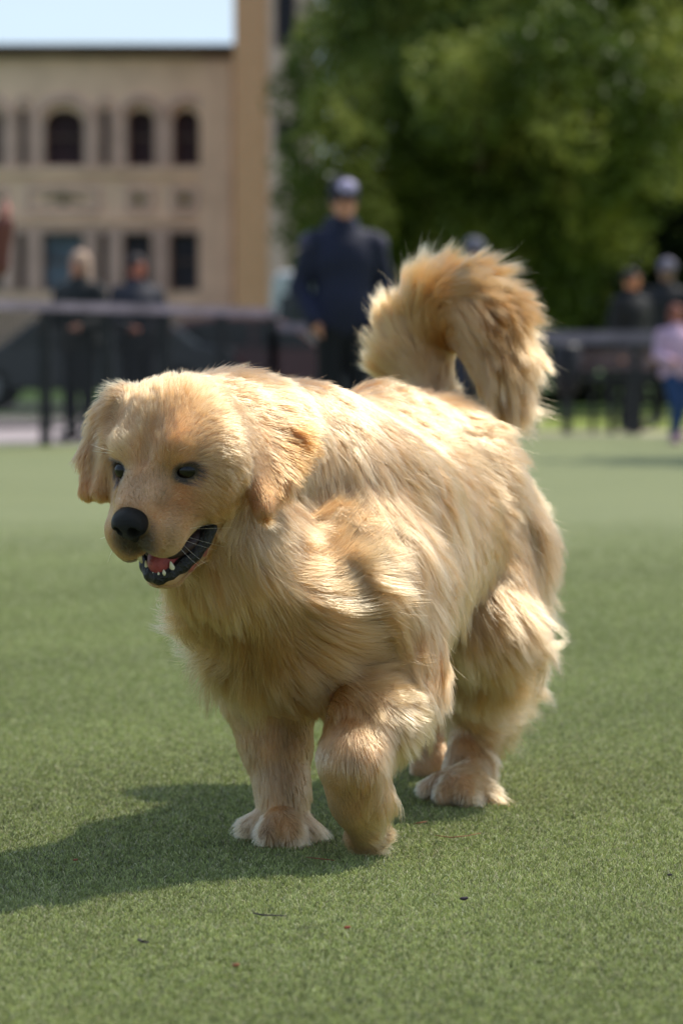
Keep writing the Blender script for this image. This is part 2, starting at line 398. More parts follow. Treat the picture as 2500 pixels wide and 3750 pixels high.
def leaves(name, lobes, n_per_m2, size, m, parent, origin, fill=.35):
    C, S = [], []
    for (c, r) in lobes:
        c = np.array(c); r = np.array(r if hasattr(r, '__len__') else (r, r, r)); a = 4*math.pi*((r[0]*r[1]*r[2])**(2/3)); n = int(a*n_per_m2)
        d = rng.normal(size=(n, 3)); d /= np.linalg.norm(d, axis=1, keepdims=True)
        bump_ = 1+.22*smooth_noise(d*1.0+c, .35, 5)[:, :1]
        rad = np.where(rng.random((n, 1)) < fill, rng.uniform(.3, 1, (n, 1)), rng.uniform(.86, 1.08, (n, 1)))
        C.append(c+d*r*rad*bump_)
    C = np.concatenate(C); C[:, 2] = np.maximum(C[:, 2], .05); n = len(C)
    a = rng.normal(size=(n, 3)); a /= np.linalg.norm(a, axis=1, keepdims=True); b_ = np.cross(a, rng.normal(size=(n, 3))); b_ /= np.linalg.norm(b_, axis=1, keepdims=True)
    sz = size*rng.uniform(.6, 1.3, (n, 1)); a = a*sz*.62; b_ = b_*sz*.34
    V = np.stack([C-a, C+b_, C+a, C-b_], 1).reshape(-1, 3)-np.array(origin); F = np.arange(4*n).reshape(-1, 4)
    return mesh_obj(name, V, F, m, parent)
def px_lobes(L_): return [(P(u, v, Y), r*Y/FPX) for u, v, Y, r in L_]
def tree(label, base, lobes, dens, size, m, trunk_r=.22, fill=.35, cat='tree', group=None):
    t = empty('tree', base); tag(t, label, cat, group); mb = MB(); base = np.array(base, float)
    top = np.mean([c for c, r in lobes], axis=0); fork = base*.35+np.array([top[0], top[1], 0])*.65*0+base*.65; fork = base+np.array([0, 0, max(1.2, min(2.0, top[2]*.5))])
    mb.tube([base-base, (fork-base)*.5+np.array([.04, 0, 0]), fork-base], [trunk_r*1.3, trunk_r, trunk_r*.85], 10); mb.build('trunk', M_bark, t, True)
    mb = MB()
    for c, r in lobes[::2]:
        c = np.array(c); mid = (fork+c)/2+np.array([0, 0, .2]); mb.tube([fork-base-(0, 0, .2), mid-base, c-base], [trunk_r*.5, trunk_r*.28, trunk_r*.08], 6)
    mb.build('limbs', M_bark, t, True)
    leaves('crown', lobes, dens, size, m, t, base, fill); return t
ML = px_lobes([(1225,110,45,105),(1215,400,44,125),(1900,180,48,520),(2350,300,48,480),(1520,60,48,330),(1300,60,46,135),(1560,200,46,340),(1950,330,46,440),(2300,180,46,400),(1560,780,46,330),(2020,820,46,400),(2000,-640,44,380),(2750,-300,44,400),(2800,100,45,350),(1140,300,43,140),(1330,130,44,210),(1240,520,42,200),(1120,690,43,120),(1130,850,43,105),(1290,800,42,200),(1450,380,42.5,200),(1560,140,44,230),(1480,650,42.5,220),(1640,420,42,190),  # lobes high above and far right of the frame added to shade the crown
  (1760,300,40.6,200),(1960,230,40.4,230),(1850,120,42,200),(2180,330,40.4,240),(2100,180,41,210),(2330,250,41,210),(2050,520,41.2,200),(2260,560,40.6,200),(2390,430,41,170),(2230,720,41.2,170),(1780,560,42.5,220),(1700,800,42.5,230),
  (1930,760,42.2,230),(2120,860,42,200),(1480,950,43,230),(1330,1020,44,170),(1850,1000,43,220),(1640,-60,44,260),(1950,-120,43.5,280),(2300,-40,43,280),(1400,-120,45,240),(2150,-350,44,300),(1750,-350,45,300),(2060,1030,43,160),(1660,1080,44,170)])
tree('broad leafy green tree whose sunlit crown fills the sky behind the walker in navy', (P(1760, 1500, 43.5)[0], 43.5, 0), ML, 300, .095, M_leaf, .26, .3)
RL = px_lobes([(2480,150,46,260),(2620,380,45,260),(2560,620,45,190),(2520,850,45,170),(2640,1000,45,220),(2450,1020,46,150),(2760,700,46,300)])
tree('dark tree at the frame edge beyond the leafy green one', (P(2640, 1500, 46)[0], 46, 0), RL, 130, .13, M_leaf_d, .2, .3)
HLo = [((x, 51+random.uniform(-.4, .4), random.uniform(.9, 1.2)), (1.2, 1.0, 1.25)) for x in np.arange(.9, 12, .9)] + [((x, 52.5, random.uniform(2.5, 3.1)), (1.5, 1.0, 1.7)) for x in np.arange(1.4, 12, 1.2)] + [((x, 53, random.uniform(4.6, 5.4)), (1.7, 1.2, 1.8)) for x in np.arange(1.8, 12, 1.3)]
hd = empty('hedge', (4, 51, 0)); tag(hd, 'tall dark hedge standing in the shade below the leafy tree', 'hedge')
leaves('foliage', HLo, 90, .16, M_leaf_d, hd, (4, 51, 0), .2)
mb = MB()
for x in np.arange(.8, 12, 1.6): mb.tube([(x-4, .2, 0), (x-4+.1, .8, 2.2), (x-4, 1.6, 4.6)], [.1, .07, .03], 6)
mb.build('stems', M_bark, hd)
# a small tree outside the frame throws the dark patch on the turf at the right
SL = [((5.6+a, 22.6+b_, c), r) for a, b_, c, r in ((0, 0, 4.9, 1.3), (.8, .5, 4.7, 1.2), (-.5, .6, 5.3, .8), (.3, -.4, 5.6, .8), (1.3, -.1, 5.4, .8))]
tree('slim young tree standing beside the turf at the right edge', (6.0, 22.8, 0), SL, 110, .12, M_leaf, .10, .5)

# ---------------------------------------------------------------- fences
M_black_metal = mat('black_metal', (.018, .018, .022), .5, .2, 4)
M_rail = mat('rail_grey', (.175, .145, .185), .6, .25, 3)
def fence(A, B, h, step, label, rail=.072, postw=.085, infill=True):
    A = np.array([*A, 0.]); B = np.array([*B, 0.]); f = empty('fence', A); tag(f, label, 'fence', 'fences round the turf')
    d = B-A; Lh = np.linalg.norm(d); d = d/Lh; up = np.array([0, 0, 1.])
    MB().bar(up*(h-rail/2), d*Lh+up*(h-rail/2), .07, rail).build('top_rail', M_rail, f)
    n = int(round(Lh/step))
    for i in range(n+1):
        p = d*(Lh*i/n); MB().bar(p, p+up*(h-rail-.002), postw, postw).build('post', M_black_metal, f)
    MB().bar(up*.16, d*Lh+up*.16, .03, .03).build('lower_rail', M_black_metal, f)
    if infill:
        mb = MB(); k = np.arange(.03, Lh, .05)
        for q in k: p = d*q; mb.bar(p+up*.176, p+up*(h-rail-.003), .015, .012)
        mb.build('mesh_bars', M_black_metal, f)
    return f
a0 = P(-330, 1640, 23.2)[:2]; a1 = P(1000, 1600, 27.7)[:2]
fence(a0, a1, 1.15, .82, 'black metal fence with a wide grey top rail in front of the tan building')
fence(a1, P(1560, 1600, 28.7)[:2], 1.02, .9, 'run of black fence behind the legs of the walker in navy')
fence(P(1570, 1600, 28.75)[:2], P(2700, 1600, 28.75)[:2], .96, .95, 'low black fence on the sand kerb below the leafy tree', rail=.12, postw=.07, infill=False)

# ---------------------------------------------------------------- vehicles on the road behind
def car(x, y, face, Lc, col, label, flip=1):
    """side-on saloon, wheels, windows"""
    M = mat('car_paint', col, .3, spec=.6); Mg = mat('car_glass', (.02, .025, .03), .1, spec=.6); Mt = mat('tyre', (.015, .015, .015), .9); Mr = mat('rim', (.35, .35, .36), .35, metal=.8)
    c = empty('parked_car', (x, y, 0)); tag(c, label, 'car'); W_ = 1.75
    prof = [(-.5, .28), (-.5, .62), (-.44, .78), (-.30, .86), (-.17, 1.28), (-.08, 1.40), (.12, 1.42), (.24, 1.34), (.36, .95), (.47, .88), (.5, .62), (.5, .30)]
    pr = [(flip*a*Lc, b_) for a, b_ in prof]
    if flip < 0: pr = pr[::-1]
    bm = MB(); bm.prism(pr, -W_/2, W_/2); body = bm.build('body', M, c)
    bv = body.modifiers.new('b', 'BEVEL'); bv.width = .06; bv.segments = 3
    for seg in ([(-.27, .90), (-.165, 1.24), (-.09, 1.34), (-.03, 1.35), (-.03, .92)], [(-.01, .92), (-.01, 1.35), (.11, 1.35), (.21, 1.28), (.31, .95)]):
        sp = [(flip*a*Lc, b_) for a, b_ in seg]
        MB().prism(sp, -W_/2-.006, -W_/2+.05).build('window', Mg, c)
    for wx in (-.32, .31):
        cx = flip*wx*Lc
        for sy in (-1, 1):
            wh = MB().tube([(cx, sy*(W_/2-.2), .32), (cx, sy*(W_/2+.01), .32)], .32, 20).build('wheel', Mt, c)
            MB().tube([(cx, sy*(W_/2-.1), .32), (cx, sy*(W_/2+.025), .32)], .2, 14).build('rim', Mr, wh)
    MB().box(flip*.5*Lc-.03, flip*.5*Lc+.03, -W_/2+.08, -W_/2+.4, .62, .76).build('tail_light', mat('red_lamp', (.3, .01, .01), .3), c)
    MB().box(-flip*.5*Lc-.03, -flip*.5*Lc+.03, -W_/2+.08, -W_/2+.4, .60, .74).build('headlight', mat('clear_lamp', (.6, .6, .6), .2), c)
car(P(330, 1400, 45.5)[0], 45.5, 0, 4.4, (.06, .06, .068), 'dark grey parked car on the road behind the black fence')
car(P(-900, 1400, 45.5)[0], 45.5, 0, 4.4, (.20, .05, .035), 'dull red parked car at the edge behind the fence', -1)
car(P(1000, 1400, 50)[0]-.4, 50.3, 0, 4.3, (.22, .085, .085), 'dark red parked car between the grey car and the walker in navy', -1)
v_ = empty('white_van', (P(1170, 1400, 60)[0], 60, 0)); tag(v_, 'white van parked head-on between the brick tower and the walker in navy', 'van')
M_w = mat('van_white', (.62, .60, .62), .35)
b_ = MB().prism([(-.98, .35), (-1.0, 1.2), (-.9, 2.3), (-.78, 2.45), (.78, 2.45), (.9, 2.3), (1.0, 1.2), (.98, .35)], 0, 5.0).build('body', M_w, v_); q = b_.modifiers.new('b', 'BEVEL'); q.width = .08; q.segments = 3
MB().prism([(-.84, 1.3), (-.76, 2.0), (.76, 2.0), (.84, 1.3)], -.012, .05).build('windscreen', mat('van_glass', (.03, .035, .04), .1), v_)
for sx in (-1, 1):
    MB().box(sx*.72-.16, sx*.72+.16, -.03, .05, .75, .98).build('headlight', mat('van_lamp', (.7, .7, .68), .2), v_)
    MB().tube([(sx*.72-.12, .7, .33), (sx*.72+.12, .7, .33)], .33, 18).build('wheel', mat('van_tyre', (.015, .015, .015), .9), v_)
    MB().tube([(sx*.72-.12, 4.2, .33), (sx*.72+.12, 4.2, .33)], .33, 18).build('wheel', mat('van_tyre', (.015, .015, .015), .9), v_)
MB().box(-.3, .3, -.02, .05, .42, .54).build('bumper', M_black_metal, v_)

# ---------------------------------------------------------------- people
def person(x, y, h, rz, label, jacket, trousers, hair, skin=(.42, .22, .15), cap=None, arms='down', stride=0.0, res=.016, group='people standing round the turf', badge=None, shoes=(.05, .05, .05), longhair=False, collar=False, shoulder=None):
    k = h/1.78; R_ = lambda *p: np.array(p)*k
    B = Field(R_(-.50, -.50, -.02), R_(.50, .50, 1.84), res*k)
    st = stride
    head = R_(0, 0, 1.645)
    B.ell(head, R_(.075, .095, .115), k=.01); B.ell(R_(0, -.02, 1.575), R_(.055, .070, .06), k=.02*k)
    B.cap(R_(0, -.098, 1.655), R_(0, -.118, 1.615), .010*k, .016*k, .01*k)
    for s_ in (-1, 1): B.ell(R_(s_*.078, .01, 1.635), R_(.012, .022, .032), k=.006)
    for s_ in (-1, 1): B.ell(R_(s_*.030, -.095, 1.655), R_(.016, .012, .010), k=.006, cut=True)
    B.cap(R_(-.022, -.100, 1.572), R_(.022, -.100, 1.572), .005*k, .005*k, .004, cut=True)
    B.cap(R_(0, .02, 1.45), R_(0, .01, 1.60), .058*k, .050*k, .02*k)
    B.chain([(R_(0, 0, 1.36), .10*k), (R_(0, 0, 1.15), .09*k), (R_(0, 0, .95), .10*k)], .03*k)
    J = Field(R_(-.50, -.50, .5), R_(.50, .50, 1.66), res*k)
    T_ = Field(R_(-.50, -.50, -.02), R_(.50, .50, 1.12), res*k)
    S_ = Field(R_(-.50, -.60, -.02), R_(.50, .50, .3), res*k*.8)
    J.ell(R_(0, 0, 1.28), R_(.215, .145, .22), k=.05*k); J.ell(R_(0, 0, 1.03), R_(.205, .15, .24), k=.06*k); J.cap(R_(-.17, .01, 1.40), R_(.17, .01, 1.40), .075*k, .075*k, .05*k)
    J.cap(R_(0, .01, 1.40), R_(0, .01, 1.50), .10*k, .085*k, .03*k)
    J.chain([(R_(-.18, -.02, .90), .07*k), (R_(.18, -.02, .90), .07*k)], .05*k)
    if collar: J.cap(R_(0, .0, 1.45), R_(0, .005, 1.515), .095*k, .085*k, .02*k); J.ell(R_(0, .10, 1.50), R_(.13, .07, .08), k=.03*k)
    T_.ell(R_(0, 0, .93), R_(.165, .12, .13), k=.04*k)
    for s_ in (-1, 1):
        sh = R_(s_*.205, .01, 1.39)
        if arms == 'down' or (arms == 'raise' and s_ < 0): el, wr, hn_ = R_(s_*.265, .03, 1.10), R_(s_*.25, -.06, .86), R_(s_*.235, -.08, .79)
        elif arms == 'pocket': el, wr, hn_ = R_(s_*.29, .05, 1.12), R_(s_*.225, -.10, .93), R_(s_*.20, -.11, .88)
        elif arms == 'raise': el, wr, hn_ = R_(s_*.34, -.08, 1.20), R_(s_*.38, -.14, 1.42), R_(s_*.385, -.15, 1.50)
        else: el, wr, hn_ = R_(s_*.27, -.03, 1.12), R_(s_*.20, -.26, 1.06), R_(s_*.18, -.33, 1.05)
        B.chain([(sh, .045*k), (el, .038*k), (wr, .026*k)], .02*k); J.chain([(sh, .080*k), (el, .066*k), (wr, .055*k)], .03*k)
        d = (hn_-wr); d /= np.linalg.norm(d); sdv = np.array([0, 1., 0]) if abs(d[2]) > .5 else np.array([1., 0, 0])
        B.cap(wr, hn_, .026*k, .036*k, .01*k)
        for q in range(4):
            b0 = hn_+sdv*(q-1.5)*.018*k; ln = (.06, .07, .066, .05)[q]*k; B.chain([(b0, .0105*k), (b0+d*ln*.6+np.array([0, -.008*k, 0]), .010*k), (b0+d*ln+np.array([0, -.02*k, 0]), .009*k)], .004*k)
        B.chain([(wr+d*.02*k+sdv*.02*k, .012*k), (hn_+sdv*.052*k*(-1), .010*k)], .008*k)
        oy = -st*s_; kn = R_(s_*.095, -.03-oy*.6-(0.06 if oy else 0), .50); an = R_(s_*.10, .02-oy, .10 if s_ < 0 or not st else .17)
        B.chain([(R_(s_*.09, 0, .90), .075*k), (kn, .05*k), (an, .035*k)], .02*k); T_.chain([(R_(s_*.09, 0, .90), .105*k), (kn, .075*k), (an+R_(0, 0, .02), .062*k)], .03*k)
        B.cap(an+R_(0, .01, -.04), an+R_(0, -.13, -.06), .035*k, .03*k, .02*k); S_.cap(an+R_(0, .03, -.045), an+R_(s_*.02, -.15, -.055), .050*k, .044*k, .02*k)
    o = sdf_obj('person', B, mat('skin', skin, .55, .08, 20)); o.location = (x, y, 0); o.rotation_euler = (0, 0, rz)
    tag(o, label, 'person', group)
    jm = mat('jacket', jacket, .75, .2, 6, bump=.4, bscale=14)
    sdf_obj('jacket', J, jm, o); sdf_obj('trousers', T_, mat('trousers', trousers, .85, .15, 8, bump=.3, bscale=16), o); sdf_obj('shoes', S_, mat('shoes', shoes, .6), o)
    if shoulder:
        Q = Field(R_(-.36, -.2, 1.2), R_(.36, .22, 1.56), res*k)
        for s_ in (-1, 1): Q.cap(R_(s_*.13, .012, 1.412), R_(s_*.225, .014, 1.385), .073*k, .078*k, .02*k)
        sdf_obj('shoulder_layer', Q, mat('shoulder_layer', shoulder, .7), o)  # paler purple-grey layer over both jacket shoulders
    Hf = Field(R_(-.2, -.25, 1.2), R_(.2, .25, 1.86), res*k*.8)
    if hair is not None:
        Hf.ell(R_(0, .018, 1.675), R_(.092, .108, .108), k=.01)
        if longhair: Hf.cap(R_(0, .05, 1.62), R_(0, .06, 1.46), .085*k, .075*k, .03*k); [Hf.cap(R_(s_*.07, .0, 1.66), R_(s_*.085, .01, 1.48), .026*k, .03*k, .02*k) for s_ in (-1, 1)]
        Hf.ell(R_(0, -.115, 1.60), R_(.062, .085, .095), k=.01, cut=True)
        sdf_obj('hair', Hf, mat('hair', hair, .7, .25, 40, bump=.5, bscale=60), o)
    if cap:
        Cf = Field(R_(-.2, -.3, 1.5), R_(.2, .25, 1.9), res*k*.8)
        Cf.ell(R_(0, .008, 1.70), R_(.100, .118, .098), k=.01); Cf.ell(R_(0, 0, 1.60), R_(.2, .2, .075), k=.01, cut=True)
        co = sdf_obj('cap', Cf, mat('cap', cap, .8), o)
        Bf = Field(R_(-.2, -.3, 1.55), R_(.2, .2, 1.75), res*k*.6); Bf.ell(R_(0, -.115, 1.672), R_(.080, .095, .013), k=.005); sdf_obj('brim', Bf, mat('brim', cap, .8), co)
        if badge:
            Gf = Field(R_(-.2, -.3, 1.6), R_(.2, .2, 1.85), res*k*.5); Gf.ell(R_(.008, -.098, 1.732), R_(.064, .030, .042), k=.004); sdf_obj('cap_panel', Gf, mat('cap_panel', badge, .7), co)
            Gf = Field(R_(-.2, -.3, 1.6), R_(.2, .2, 1.85), res*k*.5); Gf.ell(R_(-.004, -.123, 1.735), R_(.020, .008, .016), k=.004); sdf_obj('cap_mark', Gf, mat('cap_mark', (.16, .06, .2), .7), co)
    for s_ in (-1, 1):
        e_ = Field(R_(s_*.030, -.088, 1.655)-.03, R_(s_*.030, -.088, 1.655)+.03, .004); e_.ell(R_(s_*.030, -.086, 1.655), R_(.013, .012, .008), k=.002); sdf_obj('eye', e_, mat('person_eye', (.03, .02, .02), .3), o)
    return o
person(P(1258, 1300, 18.6)[0], 18.6, 1.755, .18, 'walker in a high collared navy jacket and dark cap standing behind the dog', (.006, .008, .028), (.004, .004, .006), (.03, .02, .02), (.55, .25, .16),
       cap=(.022, .018, .035), arms='pocket', badge=(.62, .54, .74), collar=True, shoulder=(.045, .04, .075), res=.013).scale = (.92, .95, 1)
person(P(292, 1300, 26.3)[0], 26.3, 1.62, -.5, 'pale blond person in a black top behind the fence before the tan building', (.012, .013, .014), (.02, .02, .025), (.42, .28, .20), (.45, .20, .13), longhair=True, arms='rail')
person(P(503, 1300, 26.6)[0], 26.6, 1.60, .5, 'dark haired person with a ruddy face and a charcoal jacket behind the fence', (.030, .030, .042), (.02, .02, .03), (.03, .02, .02), (.46, .15, .09), arms='rail')
person(P(-240, 1300, 17.5)[0], 17.5, 1.80, .2, 'person in a brick red coat with one hand raised, cut off by the picture edge', (.14, .045, .035), (.03, .03, .04), (.04, .02, .02), (.55, .24, .20), arms='raise')
person(P(1735, 1300, 27)[0], 27, 1.745, 0, 'person in a grey cap and teal top standing beyond the dog tail', (.05, .12, .14), (.03, .03, .05), (.05, .05, .06), cap=(.10, .10, .13), arms='down')
person(P(2312, 1300, 31)[0], 31, 1.61, .7, 'bareheaded person with a bright orange face and dark clothes in the tree shade', (.006, .006, .007), (.006, .006, .008), (.02, .015, .01), (.62, .25, .12), arms='down')
person(P(2440, 1300, 32.5)[0], 32.5, 1.75, -.2, 'person in a pale grey cap and dark coat standing in the shade', (.010, .010, .013), (.008, .008, .01), (.05, .05, .06), (.25, .14, .10), cap=(.14, .13, .17), arms='pocket')
person(P(2475, 1300, 25.2)[0], 25.2, 1.14, .35, 'child in a pale pink hooded top and blue jeans on the sand kerb', (.50, .33, .46), (.015, .045, .13), (.20, .06, .04), (.40, .14, .09), arms='rail', stride=.17, longhair=True, shoes=(.55, .32, .38))

# ---------------------------------------------------------------- bench and bin by the low fence
M_wood = mat('bench_wood', (.20, .13, .12), .8, .25, 6)
bn = empty('bench', (P(2262, 1500, 29.4)[0], 29.4, 0)); tag(bn, 'small black bench with a pinkish wooden backrest behind the low fence', 'bench')
MB().box(-.36, .36, .16, .20, .60, .68).box(-.36, .36, .16, .20, .70, .78).build('backrest', M_wood, bn)
MB().box(-.32, .32, -.22, .14, .50, .56).build('seat', M_black_metal, bn)
for sx in (-1, 1):
    MB().bar((sx*.07, -.12, 0), (sx*.09, -.12, .498), .07, .07).build('leg', M_black_metal, bn); MB().bar((sx*.22, .18, 0), (sx*.22, .18, .597), .05, .05).build('leg', M_black_metal, bn)
bi = empty('litter_bin', (P(2075, 1500, 29.3)[0], 29.3, 0)); tag(bi, 'dark litter bin on a single post behind the low fence', 'bin')
MB().tube([(0, 0, 0), (0, 0, .38)], .045, 10).build('post', M_black_metal, bi)
MB().tube([(0, 0, .382), (0, 0, .42), (0, 0, .80), (0, 0, .82)], [.09, .12, .13, .12], 16).build('bin_body', mat('bin_grey', (.02, .02, .028), .6), bi, True)
MB().tube([(0, 0, .822), (0, 0, .85)], [.135, .10], 16).build('lid', M_black_metal, bi)
# ---------------------------------------------------------------- the dog
H_E = P(572, 1716, 3.86)
HF = np.array([-.30, -.72, -.62]); HF /= np.linalg.norm(HF)
HL = np.array([.911, -.39, .02]); HL -= HF*(HL@HF); HL /= np.linalg.norm(HL)
HU = -np.cross(HL, HF)
if HU[2] < 0: HU = -HU
def H(f, l, u): return H_E + (f*HF + (l-.085*max(f, 0))*HL + u*HU)/1000.0
HR = [HF, HL, HU]
D = Field((-.50, 3.62, -.01), (.46, 5.12, .86), .0042)
# trunk
D.chain([(P(1110, 2090, 4.25), .135), (P(1330, 1960, 4.44), .148), (P(1550, 1880, 4.64), .138), (P(1640, 1890, 4.76), .115)], .05)
D.chain([(P(1180, 1690, 4.30), .085), (P(1400, 1680, 4.50), .075), (P(1600, 1670, 4.74), .075)], .06)
D.chain([(P(1080, 2340, 4.14), .096), (P(1190, 2410, 4.22), .076)], .05)
D.cap(P(1060, 2220, 4.10), P(1180, 2150, 4.12), .10, .09, .05)
# neck
D.chain([(H(-75, 0, -10), .07), (P(870, 1650, 4.08), .085), (P(1060, 1740, 4.20), .115)], .04)
D.chain([(H(-70, 0, -60), .060), (P(860, 2010, 4.00), .078), (P(1000, 2200, 4.08), .095)], .04)
# skull, brows, cheeks
D.ell(H(-60, 0, -6), (.078, .076, .060), HR, .02)
for sg in (-1, 1):
    D.ell(H(-20, sg*30, 21), (.030, .028, .022), HR, .016)
    D.ell(H(-32, sg*44, -42), (.060, .040, .050), HR, .025)
D.ell(H(-5, 0, 4), (.035, .030, .030), HR, .02)
D.cap(H(22, 0, 20), H(-12, 0, 62), .010, .009, .012, cut=True)
# muzzle
D.chain([(H(-5, 0, -26), .045), (H(40, 0, -24), .035), (H(66, 0, -19), .027)], .02)
for sg in (-1, 1):
    D.cap(H(10, sg*31, -46), H(62, sg*24, -46), .030, .029, .016)
    D.ell(H(66, sg*22, -50), (.026, .024, .029), HR, .010)
D.ell(H(68, -28, -63), (.020, .018, .027), HR, .008)
D.cap(H(96, 0, -52), H(84, 0, -80), .004, .006, .008, cut=True)
# mouth opening, then the jaw
D.cap(H(-5, 0, -94), H(110, 0, -96), .011, .016, .006, cut=True)
for sg in (-1, 1): D.cap(H(16, sg*52, -93), H(50, sg*30, -99), .006, .013, .006, cut=True)
D.chain([(H(-25, 44, -96), .018), (H(28, 31, -112), .014), (H(62, 12, -121), .013)], .008)
D.chain([(H(-25, -44, -96), .018), (H(28, -31, -112), .014), (H(62, -12, -121), .013)], .008)
D.chain([(H(-30, 0, -105), .034), (H(30, 0, -118), .015), (H(60, 0, -122), .013)], .02)
# eye sockets
EYES = [H(4, 44, 3), H(7, -35, 6)]
for e in EYES: D.ell(e + HF*.004, (.012, .016, .010), HR, .006, cut=True)
# ears
def fan(pts, r, k=.012):
    for i in range(1, len(pts)-1): D.tri(pts[0], pts[i], pts[i+1], r, k)
EAR_L = [P(895, 1490, 3.97), P(1030, 1510, 3.985), P(1105, 1620, 3.965), P(1035, 1775, 3.91), P(965, 1865, 3.875), P(895, 1690, 3.90)]
fan(EAR_L, .0085)
D.cap(P(850, 1520, 3.97), P(930, 1530, 3.99), .028, .018, .03)
D.cap(H(-42, 52, -18), P(880, 1640, 3.99), .042, .045, .04)
EAR_R = [P(430, 1500, 3.94), P(365, 1575, 3.95), P(325, 1670, 3.93), P(322, 1800, 3.92), P(372, 1800, 3.90), P(405, 1640, 3.89)]
fan(EAR_R, .0075)
D.cap(P(465, 1490, 3.95), P(410, 1530, 3.95), .026, .018, .03)
# fore legs
D.chain([(P(870, 2230, 4.27), .072), (P(970, 2500, 4.23), .058), (P(1010, 2720, 4.22), .041), (P(1035, 2890, 4.20), .029), (P(1035, 3010, 4.19), .027)], .03)
def toes(base, tips, r, k=.006):
    for t in tips:
        mid = base*.45+np.array(t)*.55; mid[2] = max(mid[2], .030)
        D.chain([(base, r*1.15), (mid, r*1.1), (np.array(t), r)], k)
b = P(1035, 3010, 4.18); b[2] = .040
toes(b, [(*G(u, v)[:2], .0165) for u, v in ((915, 3078), (985, 3108), (1058, 3110), (1125, 3084))], .0150, .003)
D.cap(P(1190, 1850, 4.22), P(1300, 2080, 4.20), .10, .10, .06)
D.chain([(P(1150, 1740, 4.26), .105), (P(1290, 1900, 4.31), .115), (P(1380, 2080, 4.30), .10)], .06)
D.chain([(P(1040, 1900, 4.14), .075), (P(1230, 2060, 4.16), .078)], .07)
D.chain([(P(1310, 2210, 4.16), .088), (P(1340, 2300, 4.155), .084)], .07)
D.chain([(P(1340, 2300, 4.155), .080), (P(1420, 2450, 4.17), .065), (P(1360, 2640, 4.06), .048), (P(1285, 2790, 3.99), .035), (P(1310, 2920, 4.01), .030), (P(1340, 3020, 4.04), .025)], .03)
for u, v in ((1300, 3070), (1335, 3085), (1375, 3085), (1395, 3060)):
    D.chain([(P(1335, 2990, 4.04), .020), (P(u, v, 4.06), .014)], .006)
# hind legs
D.chain([(P(1755, 1970, 4.66), .095), (P(1750, 2270, 4.55), .072), (P(1740, 2480, 4.60), .050), (P(1745, 2640, 4.68), .032), (P(1712, 2800, 4.63), .025), (P(1690, 2890, 4.59), .026)], .03)
b = P(1695, 2890, 4.57); b[2] = .040
toes(b, [(*G(u, v)[:2], .0165) for u, v in ((1568, 2935), (1630, 2958), (1700, 2962), (1768, 2945))], .0148, .003)
D.chain([(P(1590, 1950, 4.82), .095), (P(1510, 2330, 4.74), .07), (P(1560, 2520, 4.86), .045), (P(1600, 2640, 4.98), .030), (P(1580, 2780, 4.92), .025), (P(1565, 2820, 4.86), .024)], .03)
b = P(1568, 2810, 4.86); b[2] = .036
toes(b, [(*G(u, v)[:2], .016) for u, v in ((1545, 2845), (1590, 2850), (1625, 2850))], .016)
D.chain([(P(1810, 2150, 4.74), .064), (P(1815, 2350, 4.73), .048), (P(1795, 2520, 4.72), .034), (P(1765, 2650, 4.70), .025)], .05)
# tail
TAIL = [(P(1640, 1640, 4.83), .04), (P(1570, 1480, 4.90), .036), (P(1535, 1345, 4.93), .042), (P(1540, 1235, 4.94), .042), (P(1585, 1168, 4.93), .045),
        (P(1675, 1150, 4.91), .045), (P(1748, 1190, 4.88), .042), (P(1798, 1275, 4.86), .035), (P(1820, 1375, 4.85), .022)]
D.chain(TAIL, .02)

M_skin = mat('dog_skin', (.34, .21, .10), .6)
_t = M_skin.node_tree; _a = _t.nodes.new('ShaderNodeAttribute'); _a.attribute_name = 'skin_tint'; _t.links.new(_a.outputs['Color'], _t.nodes['Principled BSDF'].inputs['Base Color'])
def markings(Pn):
    """0..1: how much the coat and skin turn to the charcoal of nose, lips and eye rims"""
    loc = Pn-H_E; f = loc@HF*1000; l = loc@HL*1000; u = loc@HU*1000
    nz = np.clip(2.0-1.4*np.sqrt(((f-90)/27)**2+((l+7)/26)**2+((u+34)/30)**2)*1.0, 0, 1)*np.where(u > 0, .3, .85)
    li = np.clip(1-np.abs(u+80)/6, 0, 1)*(f > 8)*.6
    dk = np.zeros(len(Pn))
    for e in EYES:
        q = Pn-e; rr = np.sqrt(((q@HF)*1000/24)**2+((q@HL)*1000/20.5)**2+((q@HU)*1000/13.5)**2); dk = np.maximum(dk, np.clip((1.10-rr)*6, 0, 1)*.98)
    return np.clip(np.maximum(np.maximum(nz, li), dk), 0, 1)[:, None]
dog = sdf_obj('dog', D, M_skin)
tag(dog, 'large fluffy cream golden dog with open mouth and curled tail walking on the turf', 'dog')

bm_v = np.empty(len(dog.data.vertices)*3, np.float32); dog.data.vertices.foreach_get('co', bm_v); DV = bm_v.reshape(-1, 3).astype(np.float64)
qf = np.empty(len(dog.data.polygons)*4, np.int32); dog.data.loops.foreach_get('vertex_index', qf); DQ = qf.reshape(-1, 4)
_c = np.ones((len(DV), 4), np.float32); _m = markings(DV)*.95; _n = .06*smooth_noise(DV, .01, 41)[:, :1]
_c[:, :3] = np.clip((np.array([.40, .235, .12])*(1+_n*3))*(1-_m)+np.array([.008, .007, .008])*_m, 0, 1)
_at = dog.data.color_attributes.new('skin_tint', 'FLOAT_COLOR', 'POINT'); _at.data.foreach_set('color', _c.ravel())
BV = BVHTree.FromPolygons([tuple(v) for v in DV], [tuple(int(i) for i in q) for q in DQ])
def ray(u, v):
    o = Vector((0, 0, CAMH)); t = Vector(P(u, v, 4.0)) - o; t.normalize()
    h = BV.ray_cast(o, t)
    return (None, None) if h[0] is None else (np.array(h[0]), np.array(h[1]))

